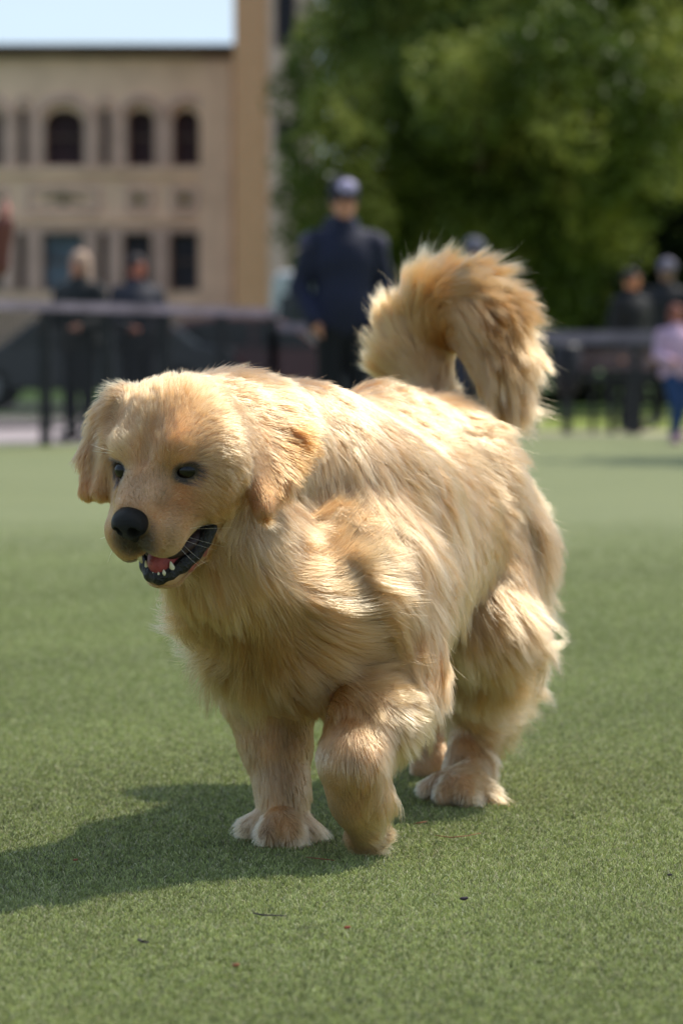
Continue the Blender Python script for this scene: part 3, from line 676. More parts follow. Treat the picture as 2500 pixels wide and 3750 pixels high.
M_black = mat('black_leather', (.006, .0055, .0065), .27, .3, 300, bump=.8, bscale=700, spec=.32)
M_lip = mat('lip', (.012, .011, .012), .33, .3, 120, bump=.6, bscale=250)
M_eye = mat('eye', (.003, .002, .002), .06, spec=.35)
M_tongue = mat('tongue', (.30, .055, .06), .4, .2, 90, bump=.3, bscale=500)
M_tooth = mat('tooth', (.72, .66, .48), .3)
M_gum = mat('gum', (.30, .09, .06), .5, .3, 80)
# nose
N = Field(H(85, 0, -14)-.06, H(85, 0, -14)+.06, .0016)
N.ell(H(84, 0, -12), (.020, .0222, .0178), HR, .004)
for sg in (-1, 1):
    N.ell(H(88, sg*10.5, -15), (.015, .0128, .0145), HR, .006)
N.cap(H(92, 0, -26), H(88, 0, -36), .010, .007, .006)
for sg in (-1, 1):
    N.ell(H(106, sg*11, -17), (.013, .0068, .0082), HR, .003, cut=True)
    N.cap(H(101, sg*16, -20), H(92, sg*26, -24), .0032, .0028, .003, cut=True)
N.cap(H(111, 0, -16), H(101, 0, -46), .0042, .002, .003, cut=True)
sdf_obj('nose', N, M_black, dog)
# eyes
for e in EYES:
    E = Field(e-.03, e+.03, .0018); E.ell(e+HF*.001-HU*.001, (.0132, .0175, .0125), HR, .001)
    sdf_obj('eye', E, M_eye, dog)
# lower lip, tongue, teeth, dark inner mouth
def hl(pts): return [H(*p) for p in pts]
mb = MB()
pts = hl([(10, 51, -90), (22, 45, -100), (38, 36, -108), (54, 25, -113), (67, 13, -116), (73, 0, -117), (69, -13, -116), (56, -24, -113), (30, -38, -103), (0, -50, -90)])
LP = Field(H(40, 0, -100)-.10, H(40, 0, -100)+.10, .0022)
for i, (a, b) in enumerate(zip(pts[:-1], pts[1:])): LP.cap(a, b, .0092, .0092, .004)
sdf_obj('lip', LP, M_lip, dog)
GU = Field(H(35, 0, -105)-.09, H(35, 0, -105)+.09, .0022)
GU.chain([(H(12, 50, -101), .004), (H(30, 40, -113), .0065), (H(48, 28, -122), .006), (H(62, 16, -125), .004)], .004)
sdf_obj('gum', GU, M_gum, dog)
I = Field(H(30, 0, -80)-.11, H(30, 0, -80)+.11, .0030)
I.ell(H(14, 0, -94), (.050, .044, .017), HR, .004)
sdf_obj('mouth_lining', I, mat('mouth_lining', (.03, .012, .012), .5), dog)
T = Field(H(40, 0, -95)-.08, H(40, 0, -95)+.08, .0022)
T.chain([(H(15, 0, -97), .020), (H(45, 0, -100), .019), (H(62, -1, -103), .014)], .01)
T.cap(H(50, 8, -103), H(60, 7, -105), .010, .008, .006); T.cap(H(50, -9, -103), H(60, -8, -105), .010, .008, .006)
sdf_obj('tongue', T, M_tongue, dog)
for (f, l, u, hgt, r) in ((66, 18, -112, 14.5, 4.2), (64, -18, -111, 13, 3.6), (74, 10, -111, 7, 3.0), (76, 3, -112, 6, 2.6), (75, -5, -112, 5, 2.4)):
    mb = MB(); mb.tube(hl([(f, l, u), (f, l, u+hgt*.5), (f-1, l, u+hgt)]), [r/1000, r*.8/1000, r*.22/1000], 8); mb.build('tooth', M_tooth, dog, True)
mb = MB(); mb.tube(hl([(76, -14, -66), (77, -14, -80), (76, -14, -90)]), [.0045, .0038, .0012], 8); mb.build('tooth', M_tooth, dog, True)

# ------------------------------------------------------------ the groom
# (u, v, du, dv, length mm, lift, tan)   screen directions of the coat, read on the photograph
GR = [
 # muzzle and face
 (500,1800,-.05,-1, 5,.25,.40),(560,1780,.0,-1, 6,.25,.45),(590,1720,0,-1, 8,.3,.55),(620,1850,.5,-.4, 6,.2,.45),(640,1930,.8,.1, 5,.15,.30),(560,2000,.7,.3, 4,.15,.08),
 (480,1990,.1,.9, 4,.15,.05),(430,1960,-.3,.9, 4,.15,.02),(640,2010,.8,.2, 5,.15,.10),(700,1950,.9,.2, 7,.15,.25),(690,1860,.7,.3, 8,.15,.40),
 (740,1800,.8,.4,13,.2,.35),(800,1780,.7,.6,20,.25,.35),(780,1880,.6,.8,20,.25,.25),(700,1780,.8,.2, 9,.2,.40),
 (540,1640,-.1,-1,12,.4,.60),(570,1560,0,-1,14,.5,.45),(500,1600,-.4,-1,12,.5,.45),(460,1560,-.5,-1,13,.5,.30),(640,1620,.3,-1,12,.4,.55),(700,1620,.6,-.8,13,.4,.40),
 (430,1640,-.6,-.6,11,.4,.35),(600,1470,0,-1,21,.6,-.1),(500,1470,-.3,-1,20,.6,-.1),(700,1450,.3,-1,24,.65,-.1),(800,1430,.6,-.7,27,.6,0),(780,1550,.8,-.4,18,.4,.35),(780,1680,.8,.1,16,.3,.40),
 (850,1680,.8,.5,22,.3,.42),(870,1440,.8,-.4,30,.5,.12),(650,1520,.2,-1,16,.5,.30),
 (560,2130,.7,.4, 5,.15,.15),(680,2080,.8,-.1, 8,.15,.30),(760,1990,.8,.6,14,.2,.30),
 # ears
 (950,1560,.8,-.2,30,.35,.65),(1050,1550,1,-.1,38,.4,.75),(1070,1640,.9,.3,30,.35,.95),(960,1680,.5,.7,14,.2,.8),(1000,1750,.6,.6,20,.3,.95),(955,1800,.2,1,10,.15,1.0),(910,1600,.3,.9,14,.2,.7),(915,1520,.8,0,30,.3,.35),
 (345,1600,-.4,.7,20,.45,.35),(320,1680,-.1,1,14,.3,.5),(370,1620,.1,1,18,.3,.35),(350,1760,.1,1,10,.12,.85),(335,1800,.1,1, 8,.1,.85),(390,1480,-.5,.3,20,.5,.15),(390,1720,.1,1,12,.2,.7),
 # neck and ruff
 (980,1420,1,-.1,35,.5,.20),(1100,1450,1,.1,38,.4,.30),(900,1900,.35,1,45,.25,.30),(880,2000,.3,1,58,.3,.30),(830,2100,.1,1,62,.3,.28),(760,2120,-.2,1,45,.3,.30),(940,2120,.4,1,70,.3,.30),
 (1000,1950,.45,1,60,.3,.30),(1060,1950,.3,1,65,.3,.40),(1060,1850,.3,1,50,.3,.0),(1120,1920,.7,-.3,60,.4,.90),(1180,1900,.8,-.2,55,.4,.70),(1200,1990,1,-.45,75,.45,.12),
 (1150,2080,1,-.25,85,.4,.10),(1200,2150,1,.10,85,.4,.10),(1080,2150,.9,.35,85,.35,.20),(1300,2060,1,.1,70,.35,.10),(1320,2200,1,.2,70,.3,.12),(1385,2140,.95,.4,58,.22,.05),(1360,2040,.9,.5,55,.2,.15),(1390,2260,.95,.4,58,.22,.05),(1180,2260,1,.35,85,.35,.15),(1050,2280,.7,.8,85,.35,.25),
 (930,2260,.35,1,80,.35,.25),(860,2280,.0,1,70,.4,.10),(810,2400,-.8,.5,85,.6,-.4),(860,2480,-.6,1,40,.5,-.3),(760,2300,-.9,.5,80,.6,-.4),(950,2420,.45,1,48,.3,.25),(1060,2420,1,.5,60,.3,.25),(1200,2420,1,.2,80,.3,.18),  # palest shoulder wisps carry their sunlit glow in the tan value
 (1330,2380,1,.12,60,.3,.12),(1150,2540,1,.3,60,.3,.45),(1040,2580,.5,1,26,.2,.60),(1250,2530,1,.1,55,.3,.35),(1150,2650,.9,.5,30,.2,.90),(1420,2380,.7,.8,45,.35,.03),(1450,2500,.7,.8,45,.4,.03),
 # back and flank
 (1200,1480,1,.25,26,.22,.25),(1300,1480,1,.2,28,.25,.30),(1400,1490,1,0,35,.55,.40),(1500,1500,1,-.2,38,.5,.35),(1600,1500,.9,.1,40,.5,.25),(1700,1560,1,.3,45,.45,.22),(1800,1640,.9,.5,48,.45,.20),
 (1250,1650,.6,1,38,.22,.1),(1190,1640,.6,1,38,.22,-.1),(1160,1760,.5,1,40,.25,-.1),(1230,1800,.4,1,45,.25,.15),(1300,1900,.5,1,48,.25,.30),(1370,1700,.8,.6,40,.25,.35),(1480,1640,1,.2,42,.35,.25),(1600,1640,1,-.1,45,.35,.22),(1700,1750,1,.3,48,.35,.18),
 (1400,1850,.8,.7,45,.3,.30),(1520,1800,1,.35,50,.3,.18),(1650,1880,1,.5,52,.3,.12),(1780,1800,.8,.6,52,.4,.18),(1880,1800,.6,.7,55,.5,.25),(1400,2050,.8,.7,55,.3,.25),(1500,2000,.9,.5,60,.3,.15),
 (1430,2200,.3,1,60,.3,.35),(1560,2130,.8,-.1,60,.3,.40),(1640,2100,.5,.6,60,.35,.15),(1540,2280,.1,1,60,.3,.35),(1480,2330,.3,1,60,.3,.30),(1600,2350,.1,1,50,.3,.20),
 (1730,2000,.4,1,55,.35,.10),(1850,2000,.3,1,58,.4,.10),(1930,2000,.6,.8,58,.5,.15),(1740,2200,.2,1,55,.35,.06),(1850,2200,.5,1,58,.4,.10),(1930,2200,.7,.8,62,.5,.12),(1780,2380,.5,1,55,.4,.05),
 (1870,2360,.7,.8,75,.5,.08),(1840,2480,.9,.6,72,.5,.10),(1710,2440,.1,1,35,.25,.15),(1700,2600,.0,1,18,.15,.25),(1800,2620,.6,.9,60,.45,.20),(1790,2720,.4,1,40,.35,.25),(1740,2780,.1,1,14,.15,.15),(1780,2870,.9,.5,44,.35,-.2),
 (1600,2930,-.4,.7,13,.6,-.4),(1700,2925,0,1,13,.6,-.4),(1560,2600,0,1,30,.2,.30),(1590,2760,0,1,14,.15,.35),
 # fore legs
 (950,2650,.05,1,16,.2,.10),(890,2580,-.3,1,26,.35,-.3),(960,2560,.1,1,26,.2,.2),(1050,2700,.1,1,22,.2,.45),(1010,2800,.0,1,18,.2,.0),(1080,2850,.1,1,13,.15,.35),(1030,2950,0,1,14,.2,.0),(1100,2900,.6,.9,26,.3,.1),(1100,3010,.9,.6,42,.35,-.1),
 (930,3060,-.5,.6,17,.8,-.4),(990,3075,-.1,1,17,.8,-.35),(1060,3075,.1,1,17,.8,-.35),(1110,3060,.5,.8,18,.6,-.3),
 (1340,2560,-.2,1,22,.2,.12),(1250,2680,-.15,1,14,.15,.12),(1400,2650,.5,.9,30,.25,.06),(1220,2790,-.05,1,15,.15,.22),(1300,2800,.1,1,15,.12,.0),(1230,2850,0,1,12,.1,.0),(1380,2740,.5,.9,28,.25,.06),(1290,2930,.1,1,12,.12,.05),
 (1375,2890,.6,.9,48,.42,.0),(1330,3040,.3,1,13,.25,-.2),(1390,3040,.9,.4,26,.4,-.4),
]
cp, cd, cn, cl, clift, ct = [], [], [], [], [], []
for (u, v, du, dv, ln, lf, tn) in GR:
    p, n = ray(u, v)
    if p is None: print('groom miss', u, v); continue
    t = CRIGHT*du - CUP*dv; t /= np.linalg.norm(t); t = t - n*(t@n)*.9; t /= np.linalg.norm(t)+1e-9
    cp.append(p); cd.append(t); cn.append(n); cl.append(ln/1000); clift.append(lf); ct.append(tn)
# unseen side: the same coat rule stated in the dog's own directions
BACK = np.array([.406, .914, 0]); RIGHTD = np.array([-.914, .406, 0])
for p, t, ln, lf, tn in ((P(1300, 1800, 4.62), BACK+(0, 0, -.5), .045, .3, .25), (P(1450, 1900, 4.9), BACK+(0, 0, -.6), .05, .3, .2), (P(900, 2000, 4.5), BACK+(0, 0, -.9), .06, .3, .15),
                         (P(1600, 2000, 5.0), BACK*.4+(0, 0, -1), .06, .4, .15), (P(1750, 2200, 4.85), BACK*.7+(0, 0, -.8), .07, .45, .1), (P(1300, 2350, 4.6), BACK*.3+(0, 0, -1), .05, .3, .25), (P(700, 1700, 4.15), BACK+(0, 0, -.7), .045, .3, .2)):
    t = np.array(t, float); cp.append(np.array(p)); cd.append(t/np.linalg.norm(t)); cn.append(np.zeros(3)); cl.append(ln); clift.append(lf); ct.append(tn)
cp, cd, cn, cl, clift, ct = map(np.array, (cp, cd, cn, cl, clift, ct))
fx = (cl > .0085) & (cl < .03) & (np.linalg.norm(cp-H(0, 0, 0), axis=1) < .13); cl = np.where(fx, cl*1.35, cl); ct = ct-.22*np.clip((.26-cp[:, 2])/.06, 0, 1); longc = cl > .030; cl = np.where(longc, cl*1.32, cl); clift = np.where(longc, clift*.62, clift)
face_c = np.linalg.norm(cp-H(20, 0, -40), axis=1) < .13; ct = np.where(face_c, ct-.20, ct)
tailp = np.array([p for p, r in TAIL])
def groom(Pn, Nn):
    n = len(Pn); outd = np.zeros((n, 3)); ol = np.zeros(n); olf = np.zeros(n); ot = np.zeros(n)
    face = 1/(1+np.exp(-(((Pn-H(-60, 0, -20))@HF)*1000+10)/14))*(np.linalg.norm(Pn-H(20, 0, -40), axis=1) < .17)
    sig = .034 - .018*face
    for s in range(0, n, 20000):
        e = min(n, s+20000); q = Pn[s:e, None]-cp[None]; d2 = (q**2).sum(-1)
        W = np.exp(-d2/(2*sig[s:e, None]**2)) + 1e-5/(1+d2*400)**4
        dn = Nn[s:e]@cn.T; W = W*np.where((cn**2).sum(1)[None] > .1, .04+.96*np.clip(dn*.7+.35, 0, 1), .15)
        W /= W.sum(1, keepdims=True)
        outd[s:e] = W@cd; ol[s:e] = W@cl; olf[s:e] = W@clift; ot[s:e] = W@ct
    # tail: along the tail, spreading outwards
    best = np.full(n, 9.); td = np.zeros((n, 3)); tt = np.zeros(n); ax = np.zeros((n, 3))
    for i in range(1, len(tailp)-1):
        a, b_ = tailp[i], tailp[i+1]; d = b_-a; t = np.clip(((Pn-a)@d)/(d@d), 0, 1); c = a+t[:, None]*d; r = np.linalg.norm(Pn-c, axis=1)
        m = r < best; best[m] = r[m]; dd = d/np.linalg.norm(d); td[m] = dd; tt[m] = (i-1+t[m])/(len(tailp)-2); ax[m] = c[m]
    wt = np.clip((.080-best)/.02, 0, 1)*(Pn[:, 1] > 4.72)*np.clip((Pn[:, 2]-.575)/.03, 0, 1)
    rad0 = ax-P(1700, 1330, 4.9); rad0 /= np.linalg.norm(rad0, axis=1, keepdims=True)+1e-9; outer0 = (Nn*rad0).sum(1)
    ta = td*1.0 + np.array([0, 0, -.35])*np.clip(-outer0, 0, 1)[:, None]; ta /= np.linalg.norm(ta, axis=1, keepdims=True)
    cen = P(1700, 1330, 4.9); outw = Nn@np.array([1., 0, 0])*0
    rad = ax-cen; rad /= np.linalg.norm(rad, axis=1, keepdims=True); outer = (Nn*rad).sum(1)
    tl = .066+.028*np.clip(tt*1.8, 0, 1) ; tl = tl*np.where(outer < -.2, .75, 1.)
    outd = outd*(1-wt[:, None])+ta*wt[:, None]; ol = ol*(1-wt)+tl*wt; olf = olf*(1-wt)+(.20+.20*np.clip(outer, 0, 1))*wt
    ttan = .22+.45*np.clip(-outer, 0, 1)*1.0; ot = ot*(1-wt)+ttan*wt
    outd = outd - Nn*(outd*Nn).sum(1, keepdims=True); outd /= np.linalg.norm(outd, axis=1, keepdims=True)+1e-9
    return outd, ol, olf, ot, wt
tri = np.concatenate([DQ[:, [0, 1, 2]], DQ[:, [0, 2, 3]]]); A0, A1, A2 = DV[tri[:, 0]], DV[tri[:, 1]], DV[tri[:, 2]]
tarea = np.linalg.norm(np.cross(A1-A0, A2-A0), axis=1)/2
def roots(n, dens=None):
    w_ = tarea*(1 if dens is None else dens); w_ = w_/w_.sum(); i = rng.choice(len(tri), n, p=w_)
    a, b_ = rng.random(n), rng.random(n); f = a+b_ > 1; a[f] = 1-a[f]; b_[f] = 1-b_[f]
    Pn = A0[i]+(A1[i]-A0[i])*a[:, None]+(A2[i]-A0[i])*b_[:, None]
    return Pn, D.grad(Pn)
NS = 9
COAT_AND_CREASE_TINTS = [(566,1560,12,.5),(568,1600,12,.6),(570,1640,12,.6),(520,1640,14,.25),(618,1650,14,.15),(640,1735,14,.5),(655,1770,18,.5),(640,1830,30,.35),(690,1860,30,.3),(590,1850,25,.3),(500,1740,14,.3),  # leading spots paint the brow furrow's crease shade into the coat
 (560,1810,30,-.35),(520,1800,20,-.4),(700,1640,35,-.25),(470,1640,20,-.2),(760,1850,50,-.15),(700,1990,40,-.35),(610,2010,30,-.5),(480,2010,25,-.6),(440,1960,20,-.6),(620,1930,30,-.35),(530,1790,30,-.3),(430,1850,18,-.3),(820,1760,40,.25),(700,1760,30,-.2),
 (1120,1930,60,.5),(1050,1600,50,.3),(330,1780,40,.4),(1250,2650,50,.2),(1480,2260,70,.3),(1560,2150,60,.25)]
def grow(Pn, Nn, gd, noise_amt=1.0, stiff=1.0):
    d, l, lf, tn, wt = gd; n = len(Pn)
    n1 = smooth_noise(Pn, .042, 11); n2 = smooth_noise(Pn, .011, 12)
    amt = (np.clip(l/.05, .15, 1.2)*(1-.55*wt))[:, None]
    t = d + amt*noise_amt*(.34*n1+.03*n2); t -= Nn*(t*Nn).sum(1, keepdims=True); t /= np.linalg.norm(t, axis=1, keepdims=True)+1e-9
    lift = np.clip(lf*np.clip(.45+l*14, .45, 1)*(1+.25*smooth_noise(Pn, .045, 13)[:, 0]), .05, 1.1)
    cur = Pn-Nn*.001; out = np.empty((n, NS, 3)); out[:, 0] = cur; step = l/(NS-1)
    wav = smooth_noise(Pn, .036, 15)
    for k in range(1, NS):
        s = k/(NS-1); up = lift*(1.15-.75*s)
        dr = t + Nn*up[:, None] + np.array([0, 0, -.10])*s*(1-wt[:, None]*.5) + amt*.34*noise_amt*wav*math.sin(s*4.2+.3)*.6
        dr /= np.linalg.norm(dr, axis=1, keepdims=True)
        nx = cur+dr*step[:, None]
        q = D.sample(nx); mind = np.minimum(.0012+l*.11*s, .009)
        bad = q < mind
        if bad.any():
            gb = D.grad(nx[bad]); nx[bad] += gb*(mind[bad]-q[bad])[:, None]
        nx[:, 2] = np.maximum(nx[:, 2], .001)
        out[:, k] = nx; cur = nx
    return out
# places with no coat: nose pad, eyes, lips, mouth
def bare(Pn):
    loc = (Pn-H_E); f = loc@HF*1000; l = loc@HL*1000; u = loc@HU*1000
    b_ = np.zeros(len(Pn), bool)
    b_ |= ((f-90)/20)**2+((l+7)/25)**2+((u+14)/22)**2 < 1
    for e in EYES:
        q = (Pn-e); b_ |= ((q@HF)*1000/24)**2+((q@HL)*1000/18.5)**2+((q@HU)*1000/12.0)**2 < 1
    lo = np.interp(f, [-10, 30, 70], [-98, -118, -126]); b_ |= (f > 8) & (u < -78-4*(f > 30)) & (u > lo) & (np.abs(l) < 60)
    return b_
def make_fur():
    cen = (A0+A1+A2)/3; fc = np.linalg.norm(cen-H(0, 0, -40), axis=1)
    vis = np.where(BVH_vis(cen), 1.0, .45)
    dens = vis*np.where(fc < .14, 3.0, 1.0)*np.where((cen[:, 2] > .59) & (cen[:, 1] > 4.8), 4.0, 1.0)
    ng = int(8000); gp, gn = roots(ng, np.where(fc < .14, 2.6, 1.)*np.maximum(vis, .6)*np.where((cen[:, 2] > .59) & (cen[:, 1] > 4.8), 2.5, 1.0)); gg = groom(gp, gn)
    gl = gg[1]*rng.uniform(.72, 1.28, ng); gg = (gg[0], gl, gg[2]*rng.uniform(.6, 1.5, ng), gg[3], gg[4])
    lock = (rng.random(ng) < .15*np.clip(gp[:, 2]*-6+4.0, .12, 1)) & (gl > .035) & (gg[4] < .5) & (np.linalg.norm(gp-H(-60, 0, 0), axis=1) > .19)
    gl0 = gl.copy(); gl = np.where(lock, gl*1.28, gl); gg = (gg[0], gl, np.where(lock, gg[2]*1.25+.03, gg[2]), gg[3], gg[4])
    # per guide a little random turn
    r3 = rng.normal(size=(ng, 3))*.10*np.clip(gl/.05, .2, 1)[:, None]; gg = (gg[0]+r3,)+gg[1:]
    GP = grow(gp, gn, gg, 1.0)
    sdir = np.cross(gg[0], gn); sdir /= np.linalg.norm(sdir, axis=1, keepdims=True)+1e-9; sl = np.linspace(0, 1, NS)
    ph_ = rng.uniform(0, 6.283, ng); am_ = gl*np.where(lock, .085, .04)*np.clip(gl/.05, 0, 1)
    GP = GP+sdir[:, None]*(am_[:, None]*(np.sin(sl[None]*6.0+ph_[:, None])-np.sin(ph_)[:, None])*sl[None]**.5)[..., None]
    kd = KDTree(ng)
    for i, p in enumerate(gp): kd.insert(p, i)
    kd.balance()
    nh = int(460000*DRAFT); hp, hn = roots(nh, dens); keep = ~bare(hp); hp, hn = hp[keep], hn[keep]; nh = len(hp)
    hg = groom(hp, hn)
    # one clump guide each, jittered lookup so clump borders are uneven
    jit = hp+rng.normal(size=hp.shape)*.0015
    gi = np.fromiter((kd.find(q)[1] for q in jit), np.int64, nh)
    hg = (hg[0], hg[1]*rng.uniform(.5, 1.1, nh)*(.55+.45*gl[gi]/np.maximum(gg[1][gi]*0+groom(gp, gn)[1][gi], 1e-4)), hg[2], hg[3], hg[4])
    own = grow(hp, hn, hg, .9)
    s = np.linspace(0, 1, NS)[None, :, None]
    gc = np.random.default_rng(3).beta(1.4, 1.6, ng)[gi]; clump = np.clip(hg[1]/.035, .35, 1)*(.12+.72*gc)*rng.uniform(.6, 1.0, nh)
    fly = rng.random(nh) < .035; clump = np.where(lock[gi], np.maximum(clump, rng.uniform(.3, .62, nh)), clump); clump = np.where(hg[4] > .5, np.maximum(clump, .5), clump); clump[fly] *= .15
    wgt = clump[:, None, None]*s**1.5
    PT = own*(1-wgt)+GP[gi]*wgt
    # frizz
    fz = rng.normal(size=(nh, NS, 3))*.0003*np.clip(hg[1]/.03, .3, 1.6)[:, None, None]*s
    fz = np.cumsum(fz, axis=1)*.6; PT = PT+fz
    bend = rng.normal(size=(nh, 3))[:, None]*(s**2)*hg[1][:, None, None]*np.where(fly, .15, .035)[:, None, None]; PT = PT+bend
    PT[:, :, 2] = np.maximum(PT[:, :, 2], .0008)
    r0 = np.where(hg[1] < .015, .00024, .00034)[:, None]*rng.uniform(.75, 1.2, nh)[:, None]
    R = r0*(1-.85*np.linspace(0, 1, NS)[None]**1.6); R[fly] *= .7
    # colour: cream to tan
    gtint = np.random.default_rng(5).normal(size=ng)*.14
    tn = hg[3]+gtint[gi]*np.clip(hg[1]/.03, .3, 1)+.09*smooth_noise(hp, .012, 21)[:, 0]+.10*smooth_noise(hp, .04, 22)[:, 0]+rng.normal(size=nh)*.06
    for (u, v, rr_, am) in COAT_AND_CREASE_TINTS:
        p_, _n = ray(u, v)
        if p_ is not None: tn = tn+am*np.exp(-((hp-p_)**2).sum(1)/(2*(rr_*.00034)**2))
    tn = np.clip(tn, -.45, 1.0)[:, None]
    cream = np.array([.47, .240, .107]); tan = np.array([.335, .116, .031]); 
    c = np.maximum(cream*(1-tn)+tan*tn, .01)
    # greyish dark hairs round the nose and at the lip edge
    dk = markings(hp)
    gk = np.clip(dk*1.7, 0, 1)*.8; c = c*(1-gk)+np.array([.17, .155, .155])*gk
    c = c*(1-dk)+np.array([.015, .013, .015])*dk
    c *= rng.uniform(.88, 1.1, nh)[:, None]
    return PT, R, np.clip(c, 0, .95)
def BVH_vis(cen):
    tocam = np.array([0, 0, CAMH])-cen; tocam /= np.linalg.norm(tocam, axis=1, keepdims=True)
    return (D.grad(cen)*tocam).sum(1) > -.25
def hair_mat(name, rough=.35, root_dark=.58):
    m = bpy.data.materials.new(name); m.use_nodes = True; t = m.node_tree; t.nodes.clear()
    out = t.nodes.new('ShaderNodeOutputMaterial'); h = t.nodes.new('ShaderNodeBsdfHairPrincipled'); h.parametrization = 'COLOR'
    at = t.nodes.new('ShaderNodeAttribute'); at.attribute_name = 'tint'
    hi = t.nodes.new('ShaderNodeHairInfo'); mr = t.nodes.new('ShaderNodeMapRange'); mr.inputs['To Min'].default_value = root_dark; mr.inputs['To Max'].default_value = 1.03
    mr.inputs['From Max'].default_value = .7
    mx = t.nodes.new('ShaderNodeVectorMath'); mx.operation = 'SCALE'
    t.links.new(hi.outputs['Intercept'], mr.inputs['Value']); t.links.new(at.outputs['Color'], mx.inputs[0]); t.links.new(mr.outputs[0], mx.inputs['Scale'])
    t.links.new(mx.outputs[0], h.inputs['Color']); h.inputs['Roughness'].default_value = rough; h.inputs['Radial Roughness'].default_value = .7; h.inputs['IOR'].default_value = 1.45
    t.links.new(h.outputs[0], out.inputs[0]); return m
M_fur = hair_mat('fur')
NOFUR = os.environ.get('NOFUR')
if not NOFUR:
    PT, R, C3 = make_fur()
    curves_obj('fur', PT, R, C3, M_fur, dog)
# whiskers and brow hairs
def bez(a, b, c, n=9):
    t = np.linspace(0, 1, n)[:, None]; a, b, c = map(np.array, (a, b, c)); return a*(1-t)**2+2*b*t*(1-t)+c*t*t
WH = []
for (f, l, u, df, dl, du) in ((60, 44, -50, -25, 45, -8), (66, 42, -56, -12, 38, -32), (58, 46, -60, -22, 34, -38), (70, 40, -62, 2, 22, -38), (50, 48, -56, -30, 40, -24), (64, 43, -66, -8, 18, -44),
                              (64, -42, -52, -10, -35, -18), (66, -41, -60, 5, -25, -34), (0, 36, 26, 5, 24, 14), (2, 32, 27, 14, 6, 20), (0, -38, 24, 5, -36, 20), (-4, -40, 20, 2, -42, 8)):
    a = H(f, l, u); c = H(f+df, l+dl, u+du); b_ = (a+c)/2+HF*.010+np.array([0, 0, .006]); WH.append(bez(a, b_, c))
WH = np.array(WH); curves_obj('whisker', WH, np.tile(np.linspace(.00026, .00009, 9), (len(WH), 1)), np.tile((.85, .8, .7), (len(WH), 1)), M_fur, dog)


# ---------------------------------------------------------------- artificial grass blades and litter
def turf_mat():
    m = bpy.data.materials.new('turf_blade'); m.use_nodes = True; t = m.node_tree; b = t.nodes['Principled BSDF']; b.inputs['Roughness'].default_value = .34; b.inputs['Specular IOR Level'].default_value = .5
    at = t.nodes.new('ShaderNodeAttribute'); at.attribute_name = 'tint'; tr = t.nodes.new('ShaderNodeBsdfTranslucent'); ms = t.nodes.new('ShaderNodeMixShader'); ms.inputs[0].default_value = .25
    t.links.new(at.outputs['Color'], b.inputs['Base Color']); t.links.new(at.outputs['Color'], tr.inputs[0]); t.links.new(b.outputs[0], ms.inputs[1]); t.links.new(tr.outputs[0], ms.inputs[2]); t.links.new(ms.outputs[0], t.nodes['Material Output'].inputs[0]); return m
if not os.environ.get('NOTURF'):
    n = int(760000); yy = 2.75+ (rng.random(n)**1.7)*10.5; half = .125*yy+.28
    xx = rng.uniform(-1, 1, n)*half; ok = np.ones(n, bool); keep = rng.random(n) < np.clip((13.2-yy)/7, 0, 1); xx, yy = xx[keep], yy[keep]; n = len(xx)
    hh = rng.uniform(.004, .0078, n); an = rng.uniform(0, 6.283, n); lean = rng.uniform(.15, .95, n)
    base = np.stack([xx, yy, np.zeros(n)-.0005], 1); 
    dx = np.cos(an)*lean; dy = np.sin(an)*lean
    TP = np.stack([base, base+np.stack([dx*hh*.35, dy*hh*.35, hh*.6], 1), base+np.stack([dx*hh*1.0, dy*hh*1.0, hh*.92], 1)], 1)
    wd = rng.uniform(.00042, .00075, n)*np.clip(yy/4.2, .85, 1.8); RD = wd[:, None]*np.array([1, .9, .25])[None]
    q = rng.random((n, 1)); g1 = np.array([.165, .205, .058]); g2 = np.array([.355, .395, .14]); g3 = np.array([.45, .42, .24])
    def cellr(c, sd_):
        a_ = .6+sd_; X_ = (xx*math.cos(a_)-yy*math.sin(a_))/c+.35*rng.normal(size=n); Y_ = (xx*math.sin(a_)+yy*math.cos(a_))/c+.35*rng.normal(size=n)
        t_ = np.sin(np.floor(X_)*127.1+np.floor(Y_)*311.7+sd_)*43758.5453; return ((t_-np.floor(t_))*2-1)[:, None]
    tc_ = g1*(1-q)+g2*q; br = rng.random(n) < .10; tc_[br] = g3; tc_ *= np.clip(1+np.clip(4.4/yy, .3, 1)[:, None]*(.46*cellr(.0036, 1)+.26*cellr(.008, 2))+.05*smooth_noise(base, .25, 34)[:, :1], .25, 2)
    tb = curves_obj('turf_blades', TP, RD, np.clip(tc_, .01, .6), turf_mat()); tag(tb, 'short green artificial grass pile in front of and under the dog', 'grass', kind='stuff')
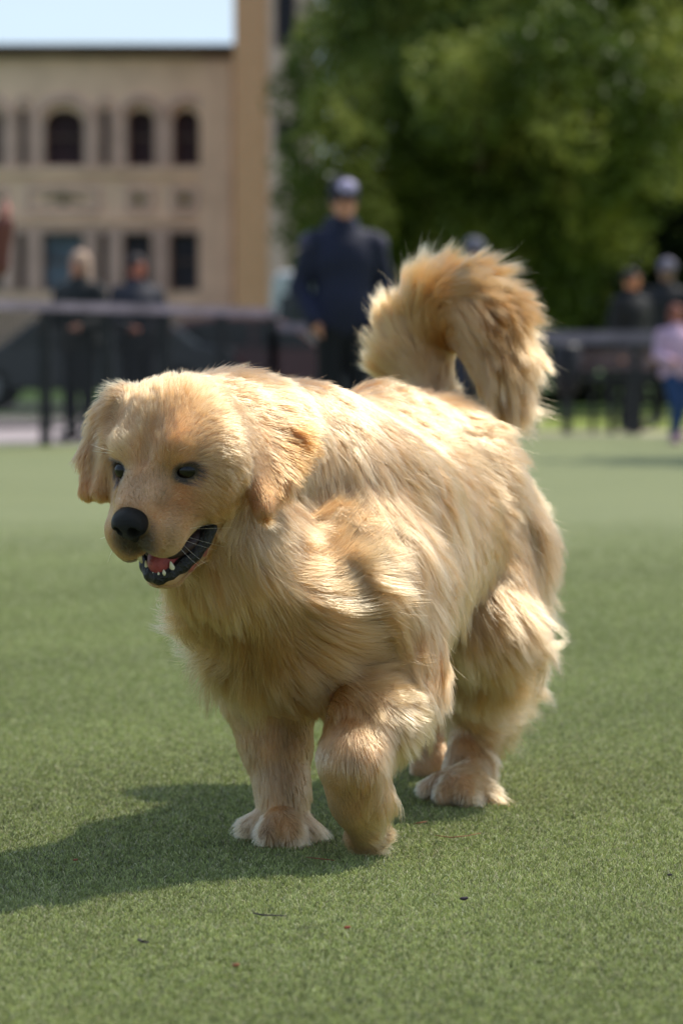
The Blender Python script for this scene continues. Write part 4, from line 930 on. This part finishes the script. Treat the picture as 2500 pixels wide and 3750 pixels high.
M_litter = mat('dry_leaf', (.22, .075, .035), .8, .3, 200); M_bit = mat('dark_bit', (.03, .02, .03), .8)
def needle(name, pts, r, m, label, cat, grp=None):
    mb = MB(); mb.tube(pts, r, 6); o = mb.build(name, m, None, True); tag(o, label, cat, grp)
def gp(u, v, z=.0095): return G(u, v, z)
needle('pine_needle', [gp(1120, 3140), gp(1170, 3146, .011), gp(1225, 3152)], [.0005, .0008, .0005], M_litter, 'reddish pine needle on the turf just in front of the planted forepaw', 'needle')
needle('pine_needle', [gp(1590, 3060), gp(1650, 3068, .012), gp(1710, 3062), gp(1760, 3052)], [.0004, .0007, .0006, .0004], M_litter, 'long curved brown needle on the turf below the hind paw', 'needle')
needle('pine_needle', [gp(1515, 3018), gp(1545, 3012, .011), gp(1562, 3010)], [.0005, .0008, .0005], M_litter, 'short red needle between the raised forepaw and the hind paw', 'needle')
needle('twig', [gp(928, 3345), gp(960, 3352, .012), gp(1050, 3355)], [.0008, .0011, .0005], M_bit, 'thin dark twig lying on the sunlit turf in front of the shadow', 'twig')
needle('twig', [gp(505, 3442), gp(522, 3450, .013), gp(545, 3452)], [.0012, .0018, .0009], M_bit, 'stubby dark twig on the turf in the lower part', 'twig')
def crumb(name, u, v, r, m, label, cat):
    c = G(u, v, .010); f = Field(c-.02, c+.02, .0011); f.ell(c, (r, r*.7, r*.45), k=.001); f.ell(c+np.array([r*.7, 0, r*.2]), (r*.5, r*.5, r*.3), k=.001); o = sdf_obj(name, f, m); tag(o, label, cat)
crumb('bark_chip', 1697, 3292, .0050, M_bit, 'dark bark chip on the turf below the dog', 'bark chip')
crumb('dry_leaf', 862, 3536, .0040, M_litter, 'orange brown dry leaf scrap on the near turf', 'leaf')
crumb('dry_leaf', 275, 3150, .0034, M_litter, 'reddish leaf scrap in the dog shadow', 'leaf')
crumb('dry_leaf', 1270, 3398, .0038, mat('rust', (.25, .05, .03), .8), 'small rust red leaf scrap on the turf below the front paws', 'leaf')
crumb('bark_chip', 2450, 3205, .0032, M_bit, 'tiny dark chip on the turf near the right border', 'bark chip')
